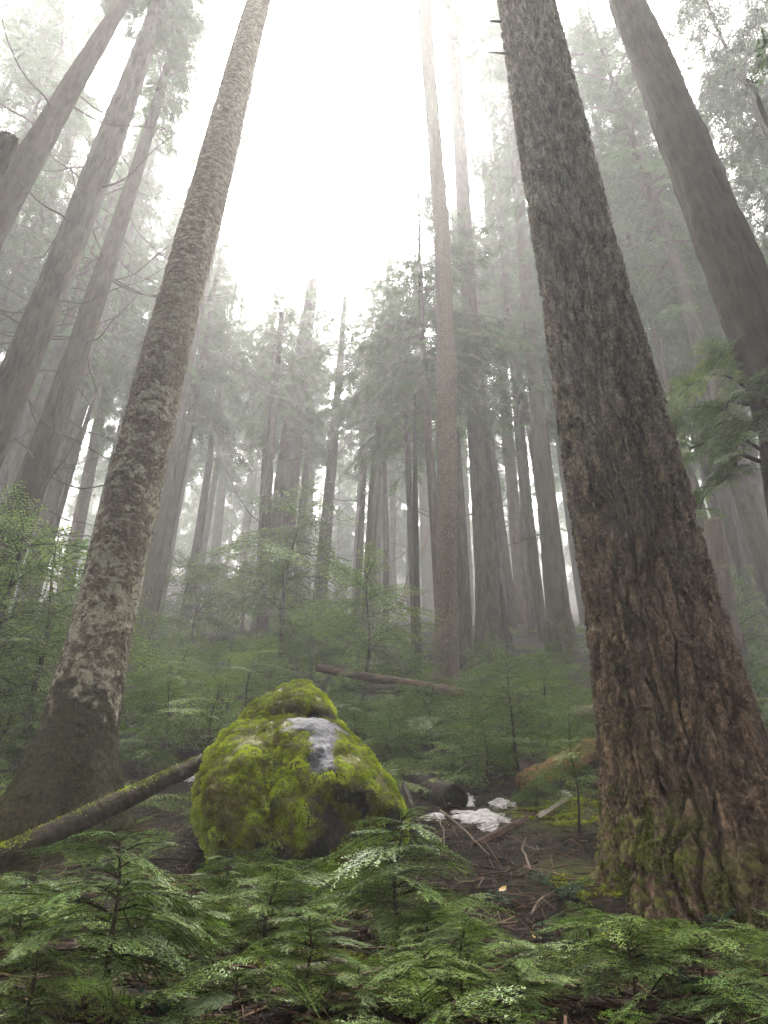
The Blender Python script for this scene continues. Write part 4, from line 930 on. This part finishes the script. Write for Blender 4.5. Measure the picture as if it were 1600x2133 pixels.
# crowns that close the upper corners of the view, given by the sight line to their middle
high = [(60, 250, 24, 4), (200, 110, 27, 2), (345, 230, 25, 1), (300, 430, 28, 3), (30, 560, 22, 3), (180, 520, 31, 1), (365, 40, 31, 4), (430, 360, 36, 0), (100, 20, 22, 4), (20, 90, 27, 2), (250, 640, 26, 0), (120, 700, 30, 3), (450, 620, 40, 1),
        (1010, 240, 27, 4), (985, 520, 31, 3), (1060, 90, 31, 2), (1250, 290, 21, 4), (1330, 450, 25, 3), (1390, 590, 31, 1), (1500, 70, 16, 4), (1560, 250, 23, 4), (1600, 10, 15, 4), (1420, 330, 29, 2), (1240, 110, 31, 4), (1560, 640, 27, 1), (1000, 760, 36, 1), (800, 700, 34, 0), (880, 545, 19.5, 0), (850, 690, 23, 0), (1400, 760, 36, 1)]
for i, (px, py, Y, v) in enumerate(high):
    p, t = at(px, py, Y); rng = np.random.default_rng(860 + i); gz = float(ground_z(p[0], Y)); H = p[2] - gz; s = rng.uniform(.8, 1.0)
    base = np.array((p[0], Y, gz)); h0 = max(2.0, H - CROWN_H[v] * s * .5); top = h0 + CROWN_H[v] * s * (1.0 if v in (0, 1, 2, 5) else 1.04)
    R0 = root('conifer_tree', base, 'hazy conifer whose crown hangs in the bright upper fog', 'tree', 'conifers with crowns in the upper fog')
    zs = np.linspace(-.4, top, 44); r = rng.uniform(.16, .26) * (1 - .9 * np.clip(zs / top, 0, 1))
    link('trunk', ring_mesh('trunk', np.stack([.12 * np.sin(zs * .2 + i), 0 * zs, zs], -1), r[:, None] + np.zeros((1, 12)), [M['bark_grey']]), R0)
    o = link('crown', CROWNS[v], R0, (0, 0, h0)); o.scale = (s, s, s); o.rotation_euler = (0, 0, rng.uniform(0, 6.28))

# unseen forest added behind and beside the camera to darken the near haze
def shading_woods():
    rng = np.random.default_rng(64); g = Geo()
    for x, y in ((-9, -4), (-3.5, -7), (3, -6), (8.5, -3.5), (-14, 1.5), (13.5, 1), (-6.5, -10), (6.5, -10), (0.5, -11), (-12, -8), (12, -8), (-11, 3.5), (-15.5, 8), (11.5, 4), (16, 8), (-19, 13.5), (19.5, 14),
                 (-.5, -4.5), (-6, -2), (6.5, -3), (-8.5, 0), (9, 1), (-4, -11), (-16, -3), (16, -4), (2.2, -4.4), (-3.2, -4)):
        gz = float(ground_z(x, y)); H = rng.uniform(27, 34); zs = np.linspace(-.4, H, 20); z0 = 11
        g.add(*tube(np.stack([x + 0 * zs, y + 0 * zs, gz + zs], -1), .36 * (1.05 - zs / H), 10), m=1)
        az = rng.uniform(0, 6)
        for k in range(60):
            q = (k + rng.uniform(0, 1)) / 60; az += 2.39; L = 5.4 * (1 - q) ** .5 * rng.uniform(.7, 1.1) + .6; f, sc = pick(BR, L, rng)
            g.put(f, rot(az, rng.uniform(-.3, .2), rng.uniform(-.2, .2)) * sc, (x, y, gz + z0 + (H - z0) * q))
    tag(link('shading_woods', g.mesh('shading_woods', [M['needle_far'], M['limb']])), 'unseen conifer wood added around the camera to shade the near haze', None, kind='stuff')
shading_woods()

# ------------------------------------------------------------------ saplings, one by one
NF = [(SAP_NEAR, 0, 215, 2125, 345, 'dark-stemmed sapling with layered fronds in front of the leaning mossy log', 1.22),
      (SAP_NEAR, 1, 824, 2015, 275, 'sapling with drooping leader right in front of the boulder foot', 1.2),
      (SAP_NEAR, 0, 470, 1925, 120, 'small sapling against the lower corner of the boulder', 1.4),
      (SAP_NEAR, 4, 610, 1965, 150, 'soft sapling overlapping the middle of the boulder base', 1.5),
      (SAP_NEAR, 1, 300, 1960, 130, 'small sapling just under the leaning mossy log', 1.22),
      (SAP_NEAR, 2, 545, 2010, 190, 'bright lime sapling at the lower edge of the boulder moss', 1.25),
      (SAP_NEAR, 3, 640, 2120, 205, 'short bushy sapling in front of the thick grey branch', 1.2),
      (SAP_NEAR, 4, 385, 2070, 190, 'spreading sapling behind the wet grey slab of wood', 1.2),
      (SAP_NEAR, 2, 960, 2090, 175, 'dense sapling at the front edge of the dark litter', 1.3),
      (SAP_NEAR, 0, 750, 2150, 130, 'low sapling at the bottom, below the drooping-leader sapling', 1.4),
      (SAP_NEAR, 3, 1090, 2150, 170, 'low bright sapling at the bottom edge before the dark litter', 1.4),
      (SAP_FLAT, 0, 1330, 2110, 175, 'flat umbrella-shaped seedling with a bare stem in front of the fir foot', 1.2),
      (SAP_FLAT, 1, 1470, 2075, 130, 'broad flat seedling spreading before the fir foot', 1.5),
      (SAP_FLAT, 2, 1235, 1985, 80, 'little flat seedling by the long thin pale twig', 1.5),
      (SAP_FLAT, 1, 880, 2150, 150, 'flat lime seedling at the bottom centre edge', 1.4),
      (SAP_NEAR, 4, 40, 2200, 230, 'sapling with drooping frond tips at the lower corner', 1.0),
      (SAP_NEAR, 1, 20, 2010, 170, 'sapling behind the corner one, under the low end of the mossy log', 1.2),
      (SAP_FLAT, 0, 480, 2160, 120, 'tiny flat seedling beside the wet grey slab', 1.4),
      (SAP_NEAR, 3, 890, 2035, 150, 'green sapling tucked beside the drooping-leader sapling', 1.4),
      (SAP_FLAT, 2, 1560, 2160, 120, 'low flat seedling at the corner in front of the fir', 1.4)]
for lib, k, x, y, h, lb, wd in NF: sapling(lib, k, x, y, h * 1.12, lb, wide=wd, group='saplings in front of the boulder')
MID = [(SAP_MID, 0, 762, 1492, 300, 'large pale sapling with tiered fronds in front of the flaky tan trunk', 1.1, 15.4),
       (SAP_MID, 1, 402, 1345, 160, 'flat-topped sapling alone on the slope behind the lichened trunk', 1.5, None),
       (SAP_MID, 2, 1080, 1615, 225, 'lush sapling beside the orange rotten log', 1.25, None),
       (SAP_LOW, 0, 1020, 1640, 150, 'small sapling rooted at the uphill edge of the big snow patch', 1.2, None),
       (SAP_MID, 3, 1212, 1738, 250, 'slender bare-stemmed sapling standing close to the furrowed fir', .9, None),
       (SAP_LOW, 1, 905, 1575, 140, 'low wide sapling at the foot of the flaky tan trunk', 1.4, None),
       (SAP_MID, 4, 560, 1465, 120, 'bright sapling rising directly behind the boulder top', 1.5, None),
       (SAP_LOW, 2, 345, 1560, 170, 'bluish-green sapling close behind the lichened trunk', 1.3, None),
       (SAP_MID, 5, 505, 1500, 155, 'dark-stemmed sapling at the shoulder of the boulder', 1.3, None),
       (SAP_LOW, 3, 425, 1590, 170, 'dense sapling above the leaning mossy log', 1.3, None),
       (SAP_LOW, 0, 290, 1420, 130, 'bright green sapling showing past the edge of the lichened trunk', 1.4, None),
       (SAP_MID, 1, 650, 1430, 140, 'soft sapling beside the end of the reddish peeled log', 1.5, None),
       (SAP_LOW, 1, 800, 1620, 130, 'sapling against the upper shoulder of the boulder', 1.3, None),
       (SAP_LOW, 2, 985, 1560, 110, 'yellowish little sapling beyond the hollow log', 1.1, None),
       (SAP_MID, 2, 1145, 1520, 150, 'sapling between the grey log end and the mossy stump', 1.4, None),
       (SAP_LOW, 3, 1040, 1440, 100, 'wide low sapling before the fire-scarred cedar', 1.7, None),
       (SAP_LOW, 0, 1130, 1440, 70, 'little sapling at the foot of the mossy stump', 1.6, None),
       (SAP_MID, 0, 120, 1290, 175, 'leaning pale sapling at the border with thin dark stem', 1.1, 12),
       (SAP_MID, 3, 15, 1270, 155, 'lime-tipped sapling cut by the border', 1.2, 11),
       (SAP_LOW, 2, 60, 1440, 150, 'dark sapling behind the flared foot of the lichened trunk', 1.4, None),
       (SAP_LOW, 1, 10, 1530, 160, 'bluish sapling low at the border', 1.4, None),
       (SAP_LOW, 3, 110, 1375, 120, 'sapling in the shade below the leaning pale sapling', 1.5, None),
       (SAP_MID, 4, 1560, 1395, 190, 'misty sapling beyond the furrowed fir, beside the broken stub', 1.5, None),
       (SAP_MID, 5, 1610, 1330, 160, 'fine-stemmed misty sapling at the border beyond the fir', 1.4, None),
       (SAP_LOW, 0, 1590, 1480, 110, 'low sapling at the border behind the fir foot', 1.4, None),
       (SAP_MID, 1, 585, 1318, 285, 'tall feathery young hemlock in front of the massive cedar', 1.05, 21),
       (SAP_MID, 2, 500, 1325, 150, 'thin-stemmed sapling left of the tall feathery hemlock', 1.5, None),
       (SAP_LOW, 3, 700, 1345, 80, 'small misty sapling below the straight dark trunk', 1.7, None),
       (SAP_LOW, 1, 850, 1480, 110, 'low sapling below the reddish peeled log', 1.5, None),
       (SAP_LOW, 2, 745, 1580, 120, 'sapling hugging the slope of the boulder cap', 1.2, None),
       (SAP_LOW, 0, 600, 1390, 80, 'low bright sapling on the bare ground before the cedar', 1.6, None),
       (SAP_LOW, 3, 355, 1480, 120, 'lime sapling in the thicket past the lichened trunk', 1.5, None),
       (SAP_LOW, 1, 1210, 1600, 120, 'bluish sapling hanging over the orange rotten log', 1.1, None),
       (SAP_LOW, 1, 300, 1520, 130, 'broad sapling touching the lichened trunk above its mossy foot', 1.3, None),
       (SAP_LOW, 3, 470, 1445, 100, 'pale green sapling uphill of the boulder shoulder', 1.5, None),
       (SAP_LOW, 0, 715, 1520, 95, 'sapling peeking from behind the boulder cap', 1.4, None),
       (SAP_LOW, 2, 835, 1545, 105, 'drooping sapling between the boulder and the flaky tan trunk', 1.4, None),
       (SAP_LOW, 1, 960, 1515, 100, 'sapling directly below the flaky tan trunk', 1.4, None),
       (SAP_LOW, 3, 1020, 1530, 120, 'tiered sapling downhill of the reddish log end', 1.4, None),
       (SAP_LOW, 0, 1195, 1560, 120, 'sapling in the gap between the grey log end and the orange rotten log', 1.2, None),
       (SAP_LOW, 2, 1085, 1500, 105, 'dark sapling downhill of the fire-scarred cedar', 1.5, None),
       (SAP_LOW, 1, 380, 1430, 95, 'low sapling downhill of the flat-topped sapling', 1.6, None),
       (SAP_LOW, 0, 540, 1400, 80, 'wide flat sapling on the slope below the massive cedar', 1.8, None),
       (SAP_LOW, 3, 40, 1600, 150, 'drooping sapling beside the flared foot at the border', 1.2, None),
       (SAP_LOW, 2, 290, 1620, 120, 'dark little sapling between the flared foot and the leaning mossy log', 1.1, None),
       (SAP_LOW, 2, 1120, 1690, 90, 'small sapling at the corner of the green moss mat', 1.2, None)]
for lib, k, x, y, h, lb, wd, Y in MID: sapling(lib, k, x, y, h, lb, wide=wd, Y=Y)

# the taller young hemlock whose boughs hang in beside the fir
def hanging_tree():
    Y = 8.0; pts = [(1586, 700, 16), (1592, 780, 20), (1588, 880, 24), (1600, 980, 30), (1625, 1120, 34)]
    A, rr = trunk_axis(pts, Y, None); base = np.array((A[0, 0], Y, A[0, 2] + .4))
    zs = np.arange(A[0, 2], A[-1, 2], .06); P, r = sample_axis(A, rr, zs)
    R0 = root('hemlock_tree', base, 'young hemlock with crooked black stem hanging boughs past the huge fir', 'tree')
    link('trunk', ring_mesh('trunk', P - base, r[:, None] * (1 + .1 * perlin(np.stack(np.broadcast_arrays(zs[:, None] * 3, np.arange(14)[None] * .7, 0 * zs[:, None]), -1))), [M['twig']]), R0)
    rng = np.random.default_rng(77)
    for (px, py, qx, qy, dy) in ((1590, 930, 1395, 960, -.3), (1588, 900, 1400, 850, .2), (1588, 820, 1420, 800, -.4), (1590, 760, 1480, 730, .1), (1586, 740, 1640, 690, -.2), (1588, 880, 1700, 860, -.3),
                                 (1592, 950, 1470, 1060, -.5), (1590, 860, 1490, 880, -.9), (1592, 900, 1560, 930, -1.1), (1590, 800, 1640, 820, -.8), (1590, 720, 1560, 690, .5)):
        a, _ = at(px, py, Y); b, _ = at(qx, qy, Y + dy); L = np.linalg.norm(b - a); n = 12; s = np.linspace(0, 1, n)[:, None]
        Pb = a + (b - a) * s + np.array((0, 0, .18 * L)) * np.sin(np.pi * s) * .8 + .03 * L * np.stack([np.sin(9 * s[:, 0] + px), np.cos(7 * s[:, 0]), np.sin(11 * s[:, 0] + qy)], -1)
        g = Geo(); g.add(*tube(Pb - base, .016 * L * (1.15 - s[:, 0]) + .003, 6), m=1)
        d = b - a; az0 = math.atan2(d[1], d[0])
        for i in range(26):
            q = .2 + .8 * (i + rng.uniform(0, 1)) / 26; x = q * (n - 1); k = min(int(x), n - 2); p = Pb[k] * (1 - x + k) + Pb[k + 1] * (x - k)
            f, sc = pick(FR_MID, rng.uniform(.3, .62), rng); az = az0 + rng.choice((-1, 1)) * rng.uniform(.3, 1.2)
            g.put(f, rot(az, -rng.uniform(0, .55), rng.uniform(-.4, .4)) * sc, p - base, bend=.35, dt=rng.uniform(-.1, .2))
        link('bough', g.mesh('bough', [M['needle_mid'], M['twig']]), R0)
hanging_tree()
def near_branch():   # broken bare branch hanging in at the upper border
    a, _ = at(1557, 168, 7.0); b, _ = at(1625, 300, 7.2); s = np.linspace(0, 1, 16)[:, None]
    P = a + (b - a) * s + .03 * np.stack([np.sin(9 * s[:, 0]), 0 * s[:, 0], np.cos(7 * s[:, 0])], -1)
    c, _ = at(1760, 620, 7.6); P = np.concatenate([P, b + (c - b) * np.linspace(.1, 1, 14)[:, None]])
    d, _ = at(1900, 1250, 8.0); P = np.concatenate([P, c + (d - c) * np.linspace(.1, 1, 14)[:, None]])
    gz = float(ground_z(P[-1, 0], P[-1, 1])); P = np.concatenate([P, [[P[-1, 0] + .1, P[-1, 1], gz - .2]]])
    V, T_, Q = tube(P - P[-1], np.concatenate([np.linspace(.035, .075, 16), np.linspace(.08, .16, 29)]), 9)
    a2, _ = at(1562, 172, 7.0); b2, _ = at(1580, 172, 7.0); V2, T2, Q2 = tube(np.linspace(a2, b2, 5) - P[-1], np.linspace(.02, .01, 5), 6)
    n = len(V)
    tag(link('dead_pole', make_mesh('dead_pole', np.concatenate([V, V2]), [np.concatenate([T_, T2 + n]), np.concatenate([Q, Q2 + n])], [M['log_dark']]), None, P[-1]), 'bare broken dark pole poking in at the upper border', 'dead trunk')
near_branch()

# ------------------------------------------------------------------ low leafy plants
def leafy_plant(px, py, n, size, label, seed, mat='salal', name='leafy_shrub', h=.22):
    p, t = on_ground(px, py); rng = np.random.default_rng(seed); st, lf = Geo(), Geo()
    for i in range(n):
        az = rng.uniform(0, 6.28); L = h * rng.uniform(.6, 1.3); s = np.linspace(0, 1, 8)[:, None]
        P = np.array((math.cos(az), math.sin(az), 0)) * L * .8 * s + np.array((0, 0, L)) * (s - .35 * s ** 2)
        st.add(*tube(P, .0022, 4))
        for j in range(9):
            q = .2 + .8 * j / 9; b = P[int(q * 7)]; sd = (-1) ** j
            d = np.array((math.cos(az + sd * 1.1), math.sin(az + sd * 1.1), rng.uniform(-.1, .4))); d /= np.linalg.norm(d)
            w = np.cross(d, (0, 0, 1)); w /= np.linalg.norm(w) + 1e-9; l = 1.35 * size * rng.uniform(.7, 1.2); u = np.cross(w, d)
            V = [b, b + d * l * .35 + w * l * .22 + u * l * .05, b + d * l * .7 + w * l * .17 + u * l * .03, b + d * l - u * l * .06, b + d * l * .7 - w * l * .17 + u * l * .03, b + d * l * .35 - w * l * .22 + u * l * .05, b + d * l * .5 - u * l * .02]
            lf.add(V, T=[(0, 1, 6), (1, 2, 6), (2, 3, 6), (3, 4, 6), (4, 5, 6), (5, 0, 6)], tint=rng.uniform(.2, .9))
    R0 = root(name, p, label, 'shrub', 'low glossy shrubs'); link('stem', st.mesh('stem', [M['twig']]), R0); link('foliage', lf.mesh('foliage', [M[mat]]), R0)
leafy_plant(1185, 1880, 9, .045, 'glossy pale-shining shrub beside the mossy fir foot', 1)
leafy_plant(1125, 1845, 4, .04, 'single glossy sprig on the dark litter beside the short tan stick', 2, h=.15)
leafy_plant(1050, 1890, 4, .04, 'low glossy sprig by the fallen yellow leaf', 3, h=.14)
leafy_plant(1490, 1940, 6, .045, 'glossy shrub at the front of the fir foot', 4, h=.16)
leafy_plant(1130, 1965, 5, .035, 'glossy sprig just in front of the thin pale twig', 5, h=.14)
leafy_plant(1225, 1990, 5, .035, 'glossy sprig under the little flat seedling', 6, h=.13)
leafy_plant(380, 2040, 6, .035, 'glossy sprig behind the wet grey slab', 7, h=.16)
leafy_plant(600, 2025, 5, .035, 'glossy sprig next to the bright lime sapling', 8, h=.13)
leafy_plant(330, 2120, 5, .05, 'light green leafy sprig before the wet grey slab', 9, h=.12)
leafy_plant(1480, 2085, 5, .04, 'glossy sprig below the broad flat seedling', 10, h=.12)
for i, (px, py, lb) in enumerate(((1048, 1858, 'yellow fallen leaf on the dark litter'), (1108, 1958, 'small yellow leaf beside the thin pale twig'), (1103, 1950, 'tiny ochre leaf touching the small yellow leaf'))):
    p, t = on_ground(px, py); s = (.036, .026, .018)[i]
    V = np.array([(-1, 0, .2), (-.4, .55, .1), (.3, .5, .25), (1, .05, .3), (.35, -.5, .05), (-.4, -.5, .2), (0, 0, .0)]) * s + (0, 0, .02)
    V = V @ rot(.4 + i, .5, .7).T
    tag(link('fallen_leaf', make_mesh('fallen_leaf', V, [np.array([(0, 1, 6), (1, 2, 6), (2, 3, 6), (3, 4, 6), (4, 5, 6), (5, 0, 6)])], [M['yellow_leaf']]), None, p), lb, 'leaf')

# ------------------------------------------------------------------ stuff: undergrowth, litter, moss mats
def undergrowth():
    rng = np.random.default_rng(31); g = Geo(); n = 0
    while n < 2900:
        y = rng.uniform(8.5, 30) ; x = rng.uniform(-.62, .62) * (y + 4)
        d = perlin(np.array([[x * .45, y * .45, 4.4]]))[0]
        if d < -.12 + (.35 if (abs(x - 1.6) < 1.4 and y < 11) else 0): continue
        z = float(ground_z(x, y)); f, sc = pick(FR_MID, rng.uniform(.3, .75), rng); up = rng.uniform(.02, .30)
        g.put(f, rot(rng.uniform(0, 6.28), rng.uniform(-.1, .6), rng.uniform(-.4, .4)) * sc, (x, y, z + up), bend=rng.uniform(.2, .7), dt=rng.uniform(-.25, .15)); n += 1
    tag(link('undergrowth', g.mesh('undergrowth', [M['needle_mid'], M['twig']])), 'dense low green seedlings covering the slope', None, kind='stuff')
    g = Geo(); n = 0
    while n < 600:
        y = rng.uniform(2.6, 5.2) if n < 330 else rng.uniform(5.2, 9); x = rng.uniform(-.6, .62) * (y + 1)
        if x > .35 and y > 4.1 and x < 2.4 and rng.uniform() < .93: continue
        if perlin(np.array([[x * 1.3, y * 1.3, 8.4]]))[0] < -.08: continue
        z = float(ground_z(x, y)); f, sc = pick(FR_NEAR, rng.uniform(.14, .34), rng)
        g.put(f, rot(rng.uniform(0, 6.28), rng.uniform(0, .8), rng.uniform(-.5, .5)) * sc, (x, y, z + rng.uniform(.01, .14)), bend=rng.uniform(.3, 1.2), dt=rng.uniform(-.2, .15)); n += 1
    tag(link('undergrowth', g.mesh('undergrowth', [M['needle_near'], M['twig']])), 'low green sprigs covering the ground in front', None, kind='stuff')
undergrowth()
def litter():
    rng = np.random.default_rng(41); k = 90000
    y = 2.3 + 10 * rng.uniform(0, 1, k) ** 1.6; x = rng.uniform(-.62, .62, k) * (y + 1.2); z = ground_z(x, y)
    a = rng.uniform(0, 6.28, k); l = .016 * np.exp(rng.standard_normal(k) * .9) + .006; l = np.minimum(l, .16)
    d = np.stack([np.cos(a), np.sin(a), rng.uniform(-.25, .35, k)], -1) * l[:, None]; wv = np.stack([-np.sin(a), np.cos(a), rng.uniform(-.6, .6, k)], -1) * (.0018 + .05 * l * rng.uniform(.3, 1, k))[:, None]
    d[:, 2] += (ground_z(x + d[:, 0], y + d[:, 1]) - z)
    B = np.stack([x, y, z + .006 + .012 * rng.uniform(0, 1, k)], -1)
    V = np.stack([B - d - wv, B - d + wv, B + d + wv * .5, B + d - wv * .5], 1).reshape(-1, 3)
    g = Geo(); g.add(V, Q=np.arange(4 * k).reshape(-1, 4), tint=np.repeat(np.clip(rng.beta(1.3, 3, k), 0, 1), 4))
    tag(link('forest_litter', g.mesh('forest_litter', [M['litter']])), 'dead needles, bark flakes and twigs on the ground', None, kind='stuff')
    g = Geo()                                   # finer loose twigs
    for i in range(1300):
        y0 = 3 + 7 * rng.uniform() ** 1.3; x0 = rng.uniform(-.5, .55) * (y0 + 1); L = rng.uniform(.06, .22) if i % 4 else rng.uniform(.25, .7); az = rng.uniform(0, 6.28); s = np.linspace(-.5, .5, 6)
        xs = x0 + L * s * math.cos(az); yy = y0 + L * s * math.sin(az) + .05 * L * np.sin(9 * s + i)
        P = np.stack([xs, yy, ground_z(xs, yy) + .015 + .25 * L * rng.uniform(-.1, .4) * (s + .5)], -1)
        g.add(*tube(P, rng.uniform(.002, .006), 4), tint=rng.uniform(.1, 1))
    tag(link('twig_litter', g.mesh('twig_litter', [M['litter']], True)), 'loose thin twigs scattered over the litter', None, kind='stuff')
litter()
def moss_mats():
    rng = np.random.default_rng(51); g = Geo()
    for px, py, rx, ry, n in ((1155, 1700, .42, .55, 9000), (1235, 1682, .32, .55, 6000), (640, 2015, .28, .18, 3500), (725, 2010, .2, .15, 2200), (1215, 1850, .25, .45, 5000), (40, 1745, .7, .5, 6000), (1340, 1955, .3, .12, 2500)):
        c, _ = on_ground(px, py); q = rng.uniform(0, 1, n) ** .6; a = rng.uniform(0, 6.28, n)
        x = c[0] + rx * q * np.cos(a); y = c[1] + ry * q * np.sin(a)
        p = np.stack([x, y, 0 * x], -1); nz = fbm(p * 4.5, 3); k = nz > -.12; x, y, nz = x[k], y[k], nz[k]
        X = np.stack([x, y, ground_z(x, y) + .03 * np.clip(nz + .2, 0, 1)], -1); N = np.tile((0, -.3, .95), (len(x), 1))
        Vv, Tt, Qq, tn = tufts(X, N, len(X), rng, .028, np.clip(.42 + .45 * nz + .12 * rng.standard_normal(len(x)), 0, 1), droop=.2); g.add(Vv, Tt, Qq, tint=tn)
    tag(link('moss_mat', g.mesh('moss_mat', [M['moss']])), 'yellow-green moss carpeting parts of the ground', None, kind='stuff')
moss_mats()

# ------------------------------------------------------------------ the fog
def build_haze():
    bpy.context.view_layer.update()
    B = np.array([list(o.matrix_world @ Vector(c)) for o in COL.objects if o.type == 'MESH' for c in o.bound_box])
    lo, hi = B.min(0) - (8, 8, 1), B.max(0) + (8, 8, 1.5)
    V = [(x, y, z) for x in (lo[0], hi[0]) for y in (lo[1], hi[1]) for z in (lo[2], hi[2])]
    Q = [(0, 1, 3, 2), (4, 6, 7, 5), (0, 4, 5, 1), (2, 3, 7, 6), (0, 2, 6, 4), (1, 5, 7, 3)]
    m = bpy.data.materials.new('haze'); m.use_nodes = True; t = m.node_tree; t.nodes.clear()
    o = t.nodes.new('ShaderNodeOutputMaterial'); v = t.nodes.new('ShaderNodeVolumePrincipled')
    v.inputs['Color'].default_value = (.97, .965, .955, 1); v.inputs['Density'].default_value = HAZE_DENSITY
    v.inputs['Anisotropy'].default_value = HAZE_ANISO
    t.links.new(v.outputs[0], o.inputs['Volume'])
    tag(link('haze', make_mesh('haze', np.array(V), [np.array(Q)], [m], None, None, False)), None, None, kind='stuff')
build_haze()
